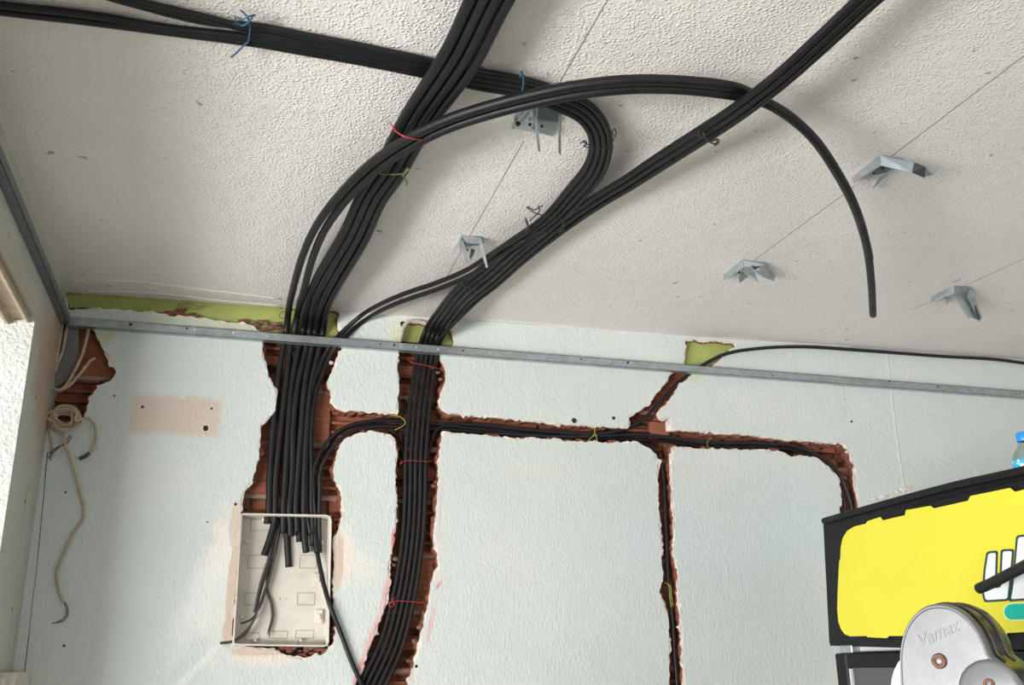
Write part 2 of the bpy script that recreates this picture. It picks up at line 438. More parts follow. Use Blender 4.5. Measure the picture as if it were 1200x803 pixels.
# ------------------------------------------------------------------ the broken-out chases of the back wall (outlines, photo pixels on the wall plane)
CHASES = [
    # left chase down to the recessed box
    [(308, 372), (307, 400), (307, 412), (314, 440), (323, 458), (322, 480), (314, 492), (306, 499), (304, 534), (296, 562),
     (283, 580), (284, 603), (289, 612), (384, 612), (390, 634), (398, 622), (401, 604), (400, 573), (391, 560), (390, 547),
     (395, 534), (400, 521), (409, 513), (420, 509), (420, 482), (400, 481), (390, 476), (389, 457), (383, 450), (393, 427),
     (402, 408), (397, 372)],
    # recess of the box with broken lower right corner
    [(283, 601), (389, 604), (392, 640), (391, 700), (394, 735), (391, 757), (376, 769), (345, 771), (325, 764), (300, 758), (272, 757)],
    # link to the middle chase
    [(418, 482), (467, 484), (467, 518), (455, 510), (437, 505), (418, 509)],
    # middle chase
    [(469, 374), (530, 386), (532, 404), (522, 410), (515, 419), (523, 433), (523, 446), (519, 455), (514, 473), (520, 484), (523, 500),
     (520, 508), (517, 522), (514, 542), (515, 560), (512, 596), (509, 626), (514, 650), (515, 662), (507, 681), (504, 705),
     (494, 741), (488, 771), (482, 796), (462, 830), (440, 880), (420, 960), (360, 960), (385, 860), (418, 800), (430, 769), (439, 741), (453, 708),
     (457, 681), (456, 657), (462, 632), (465, 596), (463, 560), (463, 545), (464, 519), (466, 500), (466, 480), (467, 429), (468, 416)],
    # horizontal chase to the junction
    [(515, 483), (620, 493), (665, 497), (700, 500), (737, 501), (737, 487), (748, 483), (760, 475), (788, 436), (803, 425), (822, 426),
     (815, 438), (800, 449), (788, 466), (772, 482), (772, 491), (786, 492), (786, 504), (827, 506), (843, 508), (880, 510), (903, 513),
     (939, 517), (955, 517), (972, 520), (987, 519), (996, 529), (1002, 547), (1004, 563), (1007, 593), (1012, 640), (986, 640),
     (984, 597), (986, 580), (984, 561), (970, 547), (955, 536), (940, 534), (926, 535), (915, 529), (882, 528), (853, 527),
     (819, 526), (788, 524), (787, 545), (787, 560), (789, 580), (791, 614), (790, 650), (796, 672), (795, 702), (799, 736), (801, 778), (803, 810), (805, 960),
     (786, 960), (784, 800), (784, 778), (785, 748), (782, 717), (773, 693), (776, 678), (775, 630), (773, 593), (770, 560), (773, 543), (766, 529), (746, 518),
     (720, 519), (700, 518), (640, 515), (600, 514), (520, 507)],
    # broken corner beside the left wall
    [(40, 366), (101, 380), (112, 388), (117, 400), (124, 412), (137, 436), (130, 447), (112, 455), (104, 470), (98, 492), (80, 497), (40, 490)],
    # strip left open under the ceiling
    [(76, 336), (160, 341), (240, 348), (330, 357), (397, 364), (397, 402), (308, 394), (296, 381), (270, 378), (240, 374), (190, 369), (168, 366), (110, 362), (78, 364)],
    # hole above the junction
    [(803, 397), (866, 402), (846, 421), (832, 432), (801, 432)],
]
GX0, GX1, GZ0, GZ1, GS = LEFT - .04, 2.75, 1.02, 2.83, .0033
gx = np.arange(GX0, GX1, GS); gz = np.arange(GZ0, GZ1, GS)
NX, NZ = len(gx), len(gz)
mask = np.zeros((NZ, NX))
for poly in CHASES:
    w = [on_y(x, y, WALL) for x, y in poly]
    w = [(max(q.x, LEFT - .025), max(q.z, GZ0 + .02)) for q in w]
    X, Z = np.meshgrid(gx, gz)
    ins = np.zeros((NZ, NX), bool)
    for i in range(len(w)):
        (x0, z0), (x1, z1) = w[i], w[(i + 1) % len(w)]
        if z0 == z1: continue
        c = (Z > min(z0, z1)) & (Z <= max(z0, z1)) & (X < (Z - z0) * (x1 - x0) / (z1 - z0) + x0)
        ins ^= c
    mask[ins] = 1
def blur(a, r):
    for ax in (0, 1):
        acc = np.zeros_like(a)
        for s in range(-r, r + 1): acc += np.roll(a, s, ax)
        a = acc / (2 * r + 1)
    return a
field = blur(blur(mask, 2), 2)
def vnoise(cell):
    h = RNG.random((NZ // cell + 3, NX // cell + 3))
    iz = np.arange(NZ) / cell; ix = np.arange(NX) / cell
    z0 = iz.astype(int); x0 = ix.astype(int); fz = (iz - z0)[:, None]; fx = (ix - x0)[None]
    fz = fz * fz * (3 - 2 * fz); fx = fx * fx * (3 - 2 * fx)
    a = h[z0][:, x0]; b = h[z0][:, x0 + 1]; c = h[z0 + 1][:, x0]; d = h[z0 + 1][:, x0 + 1]
    return (a * (1 - fx) + b * fx) * (1 - fz) + (c * (1 - fx) + d * fx) * fz - .5
def ragged(thr, a1, a2, a3):
    f = field + a1 * vnoise(3) + a2 * vnoise(6) + a3 * vnoise(15)
    f = np.where(field < .01, 0, f); f = np.where(field > .99, 1, f)
    f[:2] = 0; f[-2:] = 0; f[:, :2] = 0; f[:, -2:] = 0
    return f - thr
def contours(f):
    pts = {}; adj = {}
    def cross(a, b):
        k = (a, b) if a < b else (b, a)
        if k not in pts:
            fa, fb = f[k[0]], f[k[1]]; t = min(max(fa / (fa - fb), .04), .96)
            pts[k] = (gx[0] + (k[0][1] + (k[1][1] - k[0][1]) * t) * GS, gz[0] + (k[0][0] + (k[1][0] - k[0][0]) * t) * GS)
        return k
    pos = f > 0
    q = pos[:-1, :-1].astype(int) + pos[:-1, 1:] + pos[1:, :-1] + pos[1:, 1:]
    for j, i in np.argwhere((q > 0) & (q < 4)):
        c = [(j, i), (j, i + 1), (j + 1, i + 1), (j + 1, i)]
        es = [cross(c[k], c[(k + 1) % 4]) for k in range(4) if pos[c[k]] != pos[c[(k + 1) % 4]]]
        pairs = [(es[0], es[1])] if len(es) == 2 else [(es[0], es[1]), (es[2], es[3])]
        for a, b in pairs:
            adj.setdefault(a, []).append(b); adj.setdefault(b, []).append(a)
    seen = set(); loops = []
    for s in list(adj):
        if s in seen: continue
        loop = [s]; seen.add(s); cur = s
        while True:
            nx = [n for n in adj[cur] if n not in seen]
            if not nx: break
            cur = nx[0]; seen.add(cur); loop.append(cur)
        if len(loop) > 10: loops.append([pts[k] for k in loop])
    return loops
def simplify(loop, d):
    out = [loop[0]]
    for p in loop[1:]:
        if (p[0] - out[-1][0]) ** 2 + (p[1] - out[-1][1]) ** 2 > d * d: out.append(p)
    return out
def holed_layer(name, f, y0, y1, material, side_material, rect, parent=None, dmin=.003):
    loops = [simplify(l, dmin) for l in contours(f)]
    loops = [l for l in loops if len(l) > 6]
    V = [Vector((rect[0], rect[2])), Vector((rect[1], rect[2])), Vector((rect[1], rect[3])), Vector((rect[0], rect[3]))]
    E = [(0, 1), (1, 2), (2, 3), (3, 0)]
    for l in loops:
        b = len(V); V += [Vector(p) for p in l]
        E += [(b + i, b + (i + 1) % len(l)) for i in range(len(l))]
    vo, eo, fo, _, _, _ = delaunay_2d_cdt(V, E, [], 0, 1e-6)
    verts = [(v.x, y0, v.y) for v in vo]; faces = []; mats = []
    for t in fo:
        cx = sum(vo[i].x for i in t) / len(t); cz = sum(vo[i].y for i in t) / len(t)
        i, j = (cx - gx[0]) / GS, (cz - gz[0]) / GS
        if 0 <= i < NX - 1 and 0 <= j < NZ - 1:
            i0, j0 = int(i), int(j); a, b = i - i0, j - j0
            v = (f[j0, i0] * (1 - a) + f[j0, i0 + 1] * a) * (1 - b) + (f[j0 + 1, i0] * (1 - a) + f[j0 + 1, i0 + 1] * a) * b
            if v > 0: continue
        faces.append(tuple(t)); mats.append(0)
    for l in loops:
        b = len(verts); n = len(l)
        verts += [(p[0], y0, p[1]) for p in l] + [(p[0], y1, p[1]) for p in l]
        for i in range(n):
            faces.append((b + i, b + (i + 1) % n, b + n + (i + 1) % n, b + n + i)); mats.append(1)
    me = bpy.data.meshes.new(name); me.from_pydata(verts, [], faces)
    me.materials.append(material); me.materials.append(side_material)
    me.polygons.foreach_set('material_index', mats)
    me.update()
    o = bpy.data.objects.new(name, me); COL.objects.link(o)
    if parent: o.parent = parent
    return o
WX1 = 4.2
wall = struct(holed_layer('wall_back', ragged(.46, .36, .40, .30), WALL, WALL + .003, M['wall'], M['plaster'], (LEFT - .3, WX1, 0, CEIL + .12)))
f1 = ragged(.62, .34, .42, .25)
f2 = ragged(.76, .36, .50, .35)
strip_rows = np.clip((gz - 2.69) / .015, 0, 1)[:, None]
in_box = ((gx > .043) & (gx < .341))[None, :] & ((gz > 1.673) & (gz < 2.093))[:, None]
f1 = np.where(in_box, np.maximum(f1, .2), f1); f2 = np.where(in_box, np.maximum(f2, .2), f2)
f2 = f2 * (1 - strip_rows) + (f1 - .05) * strip_rows
holed_layer('plaster_edge', f1, WALL + .003, WALL + .013, M['plaster'], M['plaster'], (LEFT - .3, 2.9, .9, CEIL + .09), wall)
holed_layer('broken_brick_edge', f2, WALL + .013, WALL + .062, M['brick_edge'], M['brick_edge'], (LEFT - .3, 2.9, .9, CEIL + .09), wall)
box_obj('mortar_bed', (LEFT - .3, WALL + .082, .5), (2.9, WALL + .30, CEIL + .09), M['mortar'], wall)
box_obj('solid_masonry', (LEFT - .3, WALL + .30, 0), (WX1, WALL + .34, CEIL + .12), M['mortar'], wall)

bm = bmesh.new()
for row in range(-6, 5):
    zj = 2.152 + .185 * row
    add_box(bm, (LEFT - .25, WALL + .051, zj - .0065), (2.85, WALL + .083, zj + .0065))
mj = bm_obj('mortar_joint', bm, M['mortar'], wall)
# bricks in the chases: hollow terracotta blocks, combed faces, some with the shell knocked off
def brick_mesh(kind, seed):
    rr = random.Random(seed); L, H = .238, .172
    prof = []                                       # (z, depth) from bottom to top; depth 0 = face
    if kind == 'whole':
        n = 8
        for i in range(n):
            a = H * i / n
            prof += [(a, 0.0), (a + H / n * .72, 0.0), (a + H / n * .78, .0022), (a + H / n * .96, .0022)]
        prof.append((H, 0))
    else:
        n = 5; web = .009
        for i in range(n):
            a = H * i / n; e = rr.uniform(0, .006); open_ = rr.random() < .62
            d = rr.uniform(.024, .03) if open_ else 0.0
            prof += [(a, e), (a + web, e), (a + web + .001, d), (a + H / n - .001, d)]
        prof += [(H - web * .5, 0), (H, 0)]
    cols = [0, L] if kind == 'whole' else [0, L * rr.uniform(.25, .45), L * rr.uniform(.5, .8), L]
    V = []; Fc = []; k = len(prof)
    for ci, x in enumerate(cols):
        for z, d in prof:
            V.append((x - L / 2, d + (rr.uniform(0, .004) if kind != 'whole' else 0), z - H / 2))
    for ci in range(len(cols) - 1):
        for i in range(k - 1):
            Fc.append((ci * k + i, ci * k + i + 1, (ci + 1) * k + i + 1, (ci + 1) * k + i))
    b = len(V)
    V += [(-L / 2, .032, -H / 2), (-L / 2, .032, H / 2), (L / 2, .032, H / 2), (L / 2, .032, -H / 2)]
    Fc += [tuple(range(k)) + (b + 1, b), tuple(reversed(range((len(cols) - 1) * k, len(cols) * k))) + (b + 3, b + 2), (b, b + 1, b + 2, b + 3),
           (0, b, b + 3, (len(cols) - 1) * k), (k - 1, len(cols) * k - 1, b + 2, b + 1)]
    bm = bmesh.new(); vs = [bm.verts.new(v) for v in V]
    for f in Fc:
        try: bm.faces.new([vs[i] for i in f])
        except ValueError: pass
    bmesh.ops.recalc_face_normals(bm, faces=bm.faces)
    me = bpy.data.meshes.new('brick'); bm.to_mesh(me); bm.free(); me.materials.append(M['brick'])
    return me
BM = [brick_mesh('whole', 1), brick_mesh('broken', 2), brick_mesh('broken', 5), brick_mesh('broken', 9)]
rb = random.Random(4)
open_mask = f2 > 0
for row in range(-6, 4):
    zc = 2.152 + .185 * row + .0925
    for cidx in range(-5, 14):
        xc = .07 + (cidx + (.5 if row % 2 else 0)) * .25
        i0 = int((xc - .12 - gx[0]) / GS); i1 = int((xc + .12 - gx[0]) / GS)
        j0 = int((zc - .09 - gz[0]) / GS); j1 = int((zc + .09 - gz[0]) / GS)
        if i1 < 1 or j1 < 1 or zc > 2.80: continue
        sub = open_mask[max(j0, 0):j1, max(i0, 0):i1]
        if sub.size == 0 or sub.sum() < 6: continue
        behind_box = -.09 < xc < .47 and 1.58 < zc < 2.10
        if behind_box and zc < 2.0 and .10 < xc < .28: continue      # fully hidden by the box
        whole = rb.random() < .42
        o = bpy.data.objects.new('brick', BM[0] if whole else BM[rb.randint(1, 3)])
        COL.objects.link(o); o.parent = wall
        o.location = (xc + rb.uniform(-.003, .003), WALL + .046 + rb.uniform(-.002, .003) + (.009 if behind_box else 0), zc)
        if rb.random() < .5: o.rotation_euler = (0, math.pi, 0)
# ------------------------------------------------------------------ the rest of the shell
CY0 = -3.5
def cz(x, y, up=0.0): return (x, y, ceil_z(x) + up)
XA, XB = LEFT - .3, WX1 + .1
ceiling = struct(mesh_obj('ceiling', [cz(XA, CY0), cz(XB, CY0), cz(XB, WALL + .001), cz(XA, WALL + .001), cz(XA, CY0, .2), cz(XB, CY0, .2), cz(XB, WALL + .34, .2), cz(XA, WALL + .34, .2)],
                          [(0, 1, 2, 3), (4, 7, 6, 5), (0, 4, 5, 1), (1, 5, 6, 2), (3, 2, 6, 7), (0, 3, 7, 4)], M['ceiling']))
struct(box_obj('floor', (LEFT - .3, CY0, -.12), (WX1 + .1, WALL + .34, 0), M['floor']))
struct(box_obj('wall_right', (WX1, CY0, 0), (WX1 + .1, WALL, CEIL + .05), M['plain_wall']))
fw_wall = struct(box_obj('wall_front', (LEFT - .3, CY0 - .2, 0), (1.0, CY0, CEIL + .05), M['plain_wall']))
box_obj('front_lintel', (1.0, CY0 - .2, 2.45), (WX1 + .1, CY0, CEIL + .05), M['plain_wall'], fw_wall)
struct(mesh_obj('ground', [(-14, -16, -.13), (14, -16, -.13), (14, 12, -.13), (-14, 12, -.13)], [(0, 1, 2, 3)], M['outside']))
# left wall: strip by the corner, wall over the window, sill wall and the near pier
OPEN_Y, HEAD_Z, THICK = 2.885, 2.565, .30
lw = struct(box_obj('wall_left', (LEFT - THICK, OPEN_Y, 0), (LEFT, WALL + .3, CEIL + .02), M['left_wall']))
lw.data.materials.append(M['jamb'])
for p in lw.data.polygons:
    if p.normal.y < -.9: p.material_index = 1
box_obj('lintel', (LEFT - THICK, CY0, HEAD_Z), (LEFT, OPEN_Y, CEIL + .02), M['left_wall'], lw)
box_obj('sill_wall', (LEFT - THICK, CY0, 0), (LEFT, OPEN_Y, .25), M['left_wall'], lw)
box_obj('near_pier', (LEFT - THICK, CY0, .25), (LEFT, -3.3, HEAD_Z), M['left_wall'], lw)
# bare tan plaster down the corner strip (a thin irregular skin) and a rounded bead line
def strip_skin(name, pts, off, mat, parent):
    return sheet(name, [on_x(x, y, LEFT + off) for x, y in pts], .002, mat, parent, (-1, 0, 0))
tube('corner_bead', [on_x(x, y, LEFT + .001) for x, y in ((34, 560), (27, 620), (19, 690), (12, 760), (8, 800), (3, 850))], .003, M['left_wall'], lw, 6)
# open crack down the corner
for pts, r in ((((56, 530), (54, 548), (53, 560)), .0014), (((53, 560), (51, 585), (47, 625), (44, 655)), .0010), (((44, 655), (42, 675), (38, 705), (34, 745)), .0008), (((34, 745), (33, 752), (29, 786), (24, 830)), .0013)):
    tube('corner_crack', [on_y(x, y, WALL - .0004) for x, y in pts], r, M['grey_wire'], wall, 6)
# window head: beige frame rails seen from below
win = struct(box_obj('window_1', (LEFT - .28, CY0 + .2, HEAD_Z - .012), (LEFT - .015, OPEN_Y - .002, HEAD_Z - .001), M['frame_tan']))
for i, (a, b, d) in enumerate(((-.022, -.012, .012), (-.075, -.064, .02), (-.12, -.112, .012), (-.19, -.15, .03))):
    box_obj('frame_rail', (LEFT + a, CY0 + .2, HEAD_Z - .012 - d), (LEFT + b, OPEN_Y - .003, HEAD_Z - .010), M['frame_tan'], win, .002, 1)

# lime board and rubble in the strip under the ceiling
def wall_sheet(name, pts, off, mat, parent, th=.004):
    return sheet(name, [on_y(x, y, WALL - off) for x, y in pts], th, mat, parent, (0, 1, 0))
wall_sheet('old_paint_strip', [(70, 326), (400, 352), (400, 406), (70, 380)], -.026, M['lime'], wall)
wall_sheet('old_paint_strip', [(464, 368), (536, 380), (536, 408), (464, 399)], -.026, M['lime'], wall)
wall_sheet('old_paint_strip', [(799, 388), (872, 394), (872, 432), (799, 434)], -.026, M['lime'], wall)
# curled plaster lip left of the notch
tube('plaster_lip', [on_y(x, y, WALL - .008) for x, y in ((467, 404), (470, 394), (473, 384), (479, 377), (492, 377), (500, 379))], .008, M['rubble_light'], wall, 8)
def rock_mesh(seed, mat):
    rr = random.Random(seed)
    bm = bmesh.new(); bmesh.ops.create_icosphere(bm, subdivisions=1, radius=1)
    for v in bm.verts: v.co *= rr.uniform(.65, 1.15)
    me = bpy.data.meshes.new('rubble_piece'); bm.to_mesh(me); bm.free(); me.materials.append(mat); return me
ROCKS = [rock_mesh(i, M['rubble'] if i % 2 else M['brick_edge']) for i in range(5)] + [rock_mesh(11, M['plaster'])]
rr = random.Random(3)
def rubble(px, py, off, s, asp=1.6, which=None):
    o = bpy.data.objects.new('rubble_piece', ROCKS[rr.randint(0, 4) if which is None else which]); COL.objects.link(o); o.parent = wall
    o.location = on_y(px, py, WALL - off); o.scale = (s * asp, s, s * .7)
    o.rotation_euler = (rr.uniform(-.4, .4), rr.uniform(-.3, .3), rr.uniform(-.5, .5))
for k in range(26):
    px = rr.uniform(178, 240); h = 1 - abs(px - 213) / 40
    rubble(px, 374 + (px - 178) * .06 - rr.uniform(0, 15) * h, -.016, rr.uniform(.008, .014), 2.0)
for k in range(16):
    px = rr.uniform(285, 338); rubble(px, 382 + (px - 285) * .12 - rr.uniform(0, 7), -.014, rr.uniform(.007, .013), 2.0)
for k in range(7): rubble(rr.uniform(80, 110), rr.uniform(362, 368), -.012, .008, 2.2, 1)
for k in range(26):                                    # broken lower edge of the box recess and corner
    px = rr.uniform(325, 386); rubble(px, 762 + rr.uniform(-3, 5), -.02, rr.uniform(.006, .013), 1.4)
for k in range(8): rubble(rr.uniform(388, 393), rr.uniform(690, 752), -.018, rr.uniform(.005, .008), 1.0, rr.choice((0, 1, 2, 5)))
for k in range(9): rubble(rr.uniform(391, 398), rr.uniform(604, 634), -.02, rr.uniform(.006, .010), 1.0)
for (x, y, s) in ()and ((325, 393, .012), (318, 405, .014), (315, 425, .012), (320, 446, .012), (327, 470, .01)): rubble(x, y, -.004, s, .7, 5)
for (x, y, s) in ((505, 432, .013), (513, 437, .012), (516, 445, .010), (508, 570, .011), (512, 592, .010), (463, 655, .014), (461, 662, .010), (441, 742, .012),
                  (492, 735, .014), (496, 728, .010), (486, 752, .013), (490, 762, .010), (480, 775, .012), (388, 425, .012), (392, 410, .012), (385, 450, .012), (774, 697, .012), (795, 735, .009), (793, 668, .010),
                  (990, 560, .010), (993, 530, .012), (982, 523, .010)): rubble(x, y, -.012, s, 1.0, rr.choice((1, 3, 5)))
# cavities knocked through the shells of the bricks (flat dark blobs, their shade painted in)
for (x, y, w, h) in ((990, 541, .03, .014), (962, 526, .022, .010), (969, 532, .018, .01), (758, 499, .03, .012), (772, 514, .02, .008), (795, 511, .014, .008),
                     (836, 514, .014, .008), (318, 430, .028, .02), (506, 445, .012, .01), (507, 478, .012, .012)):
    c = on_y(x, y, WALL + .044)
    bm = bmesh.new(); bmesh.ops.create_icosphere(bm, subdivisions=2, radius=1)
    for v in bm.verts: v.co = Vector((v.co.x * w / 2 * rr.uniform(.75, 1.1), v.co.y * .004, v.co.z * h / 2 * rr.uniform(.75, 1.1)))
    o = bm_obj('brick_cavity_shade', bm, M['hole'], wall); o.location = c
# loose half brick standing at the junction
c = on_y(773, 505, WALL + .03)
bmx = bmesh.new(); add_box(bmx, (c.x - .04, WALL + .018, c.z - .03), (c.x + .035, WALL + .046, c.z + .032), .003, 1); bm_obj('brick', bmx, M['brick'], wall)
c = on_y(782.5, 500, WALL + .02)
bmx = bmesh.new(); add_box(bmx, (c.x - .010, WALL + .012, c.z - .022), (c.x + .008, WALL + .036, c.z + .024), .002, 1); bm_obj('plaster_lump', bmx, M['plaster'], wall)
# raised peach filler along the box
# vertical ridge where the wall steps at the right
tube('wall_ridge', [on_y(x, y, WALL + .0088) for x, y in ((1036, 400), (1038, 418), (1044, 470), (1050, 520), (1057, 568), (1066, 640))], .011, M['wall'], wall, 8)
tube('wall_ridge', [on_y(x, y, WALL + .0048) for x, y in ((984, 446), (989, 470))], .006, M['wall'], wall, 6)
for (x, y, s) in ((1059, 573, .02), (1052, 576, .014), (1034, 583, .016), (1025, 585, .012)): rubble(x, y, -.004, s, 1.6, 5)
# plug holes and old screws in the paint
def plug(px, py, r, mat=None, chip=0):
    c = on_y(px, py, WALL)
    bm = bmesh.new()
    bmesh.ops.create_cone(bm, segments=9, radius1=r, radius2=r * .8, depth=.0016, cap_ends=True, matrix=Matrix.Rotation(math.pi / 2, 4, 'X'))
    for v in bm.verts: v.co.x *= rr.uniform(.8, 1.2); v.co.z *= rr.uniform(.8, 1.2)
    o = bm_obj('plug_hole', bm, mat or M['hole'], wall); o.location = c
    if chip:
        bm = bmesh.new()
        bmesh.ops.create_cone(bm, segments=11, radius1=r + chip, radius2=r + chip * .7, depth=.001, cap_ends=True, matrix=Matrix.Rotation(math.pi / 2, 4, 'X'))
        for v in bm.verts: v.co.x *= rr.uniform(.7, 1.2); v.co.z *= rr.uniform(.7, 1.2)
        o = bm_obj('paint_chip', bm, M['white_plastic'], wall); o.location = c
for (x, y, r, ch) in ((167, 477, .0055, 0), (248, 479, .005, .002), (241, 502, .011, .007), (673, 493, .012, .003), (719, 490, .008, .002), (75, 757, .0045, 0),
                      (276, 591, .006, .004), (998, 494, .006, 0), (134, 464, .004, 0), (77, 577, .004, 0), (243, 612, .003, 0), (488, 781, .006, 0)):
    plug(x, y, r, None, ch)
for (x, y) in ((58, 402), (38, 452), (42, 465), (29, 588), (24, 648), (14, 714), (12, 770)):
    c = on_x(x, y, LEFT)
    bm = bmesh.new(); bmesh.ops.create_icosphere(bm, subdivisions=1, radius=.006)
    for v in bm.verts: v.co.x *= .25
    o = bm_obj('old_nail', bm, M['rubble'], lw); o.location = c

# chalk and pencil lines struck across the ceiling
def chalk(pts, w=.0013):
    a = on_c(*pts[0], .0006); b = on_c(*pts[1], .0006)
    d = (b - a).normalized(); s = Vector((-d.y, d.x, 0)) * w
    up = Vector((0, 0, .0006))
    V = [a + s, b + s, b - s, a - s, a + s + up, b + s + up, b - s + up, a - s + up]
    mesh_obj('pencil_line', V, [(3, 2, 1, 0), (4, 5, 6, 7), (0, 1, 5, 4), (1, 2, 6, 5), (2, 3, 7, 6), (3, 0, 4, 7)], M['chalk'], ceiling)
chalk(((735, -40), (640, 124)), .0009); chalk(((614, 165), (523, 325)), .0008)
chalk(((1260, 20), (1040, 187)), .0011); chalk(((1002, 218), (884, 305)), .0009)
chalk(((1215, 297), (1128, 336)), .0008); chalk(((1090, 354), (1068, 363)), .0008)
# flaking skim where the ceiling meets the back wall
for pts in (((80, 330), (150, 329), (230, 338), (330, 350)), ((95, 341), (180, 343), (260, 352), (330, 358)), ((540, 372), (620, 378), (700, 386), (790, 393)), ((870, 399), (930, 402), (1000, 406))):
    tube('skim_edge', [on_c(x, y, -.001) for x, y in pts], .004, M['ceiling'], ceiling, 6)

# ------------------------------------------------------------------ galvanised channels
def back_channel(px0, px1, label, dz=0.0, dy=0.0):
    x0 = on_y(px0, 420, WALL - .026).x; x1 = WX1 - .002 if px1 > 1200 else on_y(px1, 440, WALL - .026).x
    z0, z1, y0, y1, t = 2.672 + dz, 2.701 + dz, WALL - .026 - dy, WALL - .0005, .0014
    root = empty('ceiling_channel', (x0, WALL, z0), label, 'metal channel', 'galvanised perimeter channels')
    bm = bmesh.new()
    add_box(bm, (x0, y0, z0), (x1, y0 + t, z1)); add_box(bm, (x0, y0, z1 - t), (x1, y1, z1)); add_box(bm, (x0, y0, z0), (x1, y1, z0 + t))
    kids = [bm_obj('channel_profile', bm, M['galv'])]
    return root, kids, y0
def channel_dots(root, kids, y0, dots):
    for (px, py, r, kind) in dots:
        c = on_y(px, py, y0 - .0005)
        bm = bmesh.new()
        if kind == 'hole':
            bmesh.ops.create_cone(bm, segments=10, radius1=r, radius2=r, depth=.0012, cap_ends=True, matrix=Matrix.Rotation(math.pi / 2, 4, 'X'))
            o = bm_obj('punched_hole', bm, M['hole'])
        else:
            bmesh.ops.create_uvsphere(bm, u_segments=8, v_segments=5, radius=r)
            for v in bm.verts: v.co.y *= .6
            o = bm_obj('screw', bm, M['screw'], None, True)
        for v in o.data.vertices: v.co += c
        kids.append(o)
    adopt(root, *kids)
r_, k_, y_ = back_channel(73, 981, 'long galvanised channel screwed along the back wall from the left corner')
channel_dots(r_, k_, y_, ((153, 380.5, .005, 'hole'), (219, 385, .0035, 'hole'), (228.5, 386, .005, 'screw'), (274, 390, .005, 'screw'), (314, 394, .004, 'screw'), (446, 403, .003, 'hole'),
                          (462, 404.5, .004, 'hole'), (470, 405, .003, 'screw'), (488, 407, .004, 'screw'), (514, 409, .004, 'screw'), (543, 411, .0035, 'hole'), (574, 414, .004, 'screw'), (620, 416, .0035, 'screw'),
                          (681, 421, .0035, 'hole'), (690, 422, .003, 'screw'), (715, 424, .004, 'screw'), (736, 425, .005, 'hole'), (739, 425.5, .003, 'screw'), (905, 440, .003, 'hole'), (955, 442, .003, 'screw')))
r_, k_, y_ = back_channel(976, 1290, 'right-hand galvanised channel lapped onto the long one above the drinks cooler', -.002, .0025)
channel_dots(r_, k_, y_, ((1042, 447, .004, 'hole'), (1099, 453, .003, 'hole'), (1136, 456.5, .003, 'hole'), (1195, 461.5, .003, 'hole')))
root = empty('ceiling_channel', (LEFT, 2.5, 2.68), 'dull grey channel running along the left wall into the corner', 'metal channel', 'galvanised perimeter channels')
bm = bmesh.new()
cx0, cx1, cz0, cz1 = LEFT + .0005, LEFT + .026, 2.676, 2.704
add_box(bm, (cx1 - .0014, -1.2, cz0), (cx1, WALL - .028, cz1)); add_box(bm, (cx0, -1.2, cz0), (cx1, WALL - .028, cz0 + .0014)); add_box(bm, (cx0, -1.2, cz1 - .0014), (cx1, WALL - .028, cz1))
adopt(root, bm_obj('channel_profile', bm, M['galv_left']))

# ------------------------------------------------------------------ conduits and cables
def bundle_paths(ctrl, ts, back=.0):
    """one 3D path per lateral position t in -1..1; ctrl = (x, y, surface, offset, spread)"""
    out = []
    n = len(ctrl)
    for t, dep in ts:
        pts = []
        for i, (x, y, s, off, w) in enumerate(ctrl):
            a = ctrl[max(i - 1, 0)]; b = ctrl[min(i + 1, n - 1)]
            dx, dy = b[0] - a[0], b[1] - a[1]; L = math.hypot(dx, dy)
            pts.append((x + dy / L * t * w / 2, y - dx / L * t * w / 2, s, off - dep))
        out.append(pts)
    return out
def wobble(pts, seed, a=1.3, first=4):
    r = random.Random(seed)
    return [(x + (r.uniform(-a, a) if i >= first and s == 'w' else r.uniform(-a, a) * .5), y, s, o + (r.uniform(0, .003) if s == 'w' else 0)) for i, (x, y, s, o) in enumerate(pts)]
def hose(name, path, r, mat, label, cat, group=None, hollow=True, sides=12, sub=7):
    o = tube(name, [P(*p) for p in path], r, mat, None, sides, sub, hollow)
    return tag(o, label, cat, group)
R1 = .0112
# A: the thick bundle that climbs from the recessed box and crosses the ceiling to the top edge
A = [(655, -150, 'c', .05, 50), (612, -72, 'c', .05, 46), (573, 0, 'c', .05, 41), (538, 70, 'c', .05, 37), (490, 140, 'c', .05, 31), (457, 200, 'c', .05, 29), (436, 231, 'c', .05, 28),
     (416, 275, 'c', .05, 27), (383, 332, 'c', .045, 27), (371, 360, 'c', .042, 25), (366, 386, 'w', -.012, 23), (362, 408, 'w', -.016, 22.5), (353, 450, 'w', -.016, 22.5),
     (348, 502, 'w', -.016, 22.5), (345, 560, 'w', -.016, 23), (344, 598, 'w', -.017, 23)]
GA = 'thick hoses from the box to the top of the ceiling'
ends_A = {0: [(332, 612, 'w', -.020), (332, 625, 'w', -.022)], 1: [(340, 612, 'w', -.02), (341, 629, 'w', -.024)],
          2: [(348, 612, 'w', -.02), (348, 624, 'w', -.022)], 3: [(356, 612, 'w', -.02), (357, 632, 'w', -.024), (359, 648, 'w', -.026)],
          4: [(336, 612, 'w', -.040), (337, 640, 'w', -.044), (338.5, 665, 'w', -.046)], 5: [(351, 612, 'w', -.040), (351, 635, 'w', -.042)]}
names_A = ['leftmost hose of the thick black bundle running past the red tie to the top edge',
           'second hose from the left in the thick black bundle crossing the ceiling top',
           'third hose from the left in the thick black bundle crossing the ceiling top',
           'rightmost hose of the thick black bundle crossing the ceiling top',
           'black hose tucked behind the thick bundle, its cut end hanging lowest in the box',
           'hose tucked behind the right side of the thick bundle, ending short in the box']
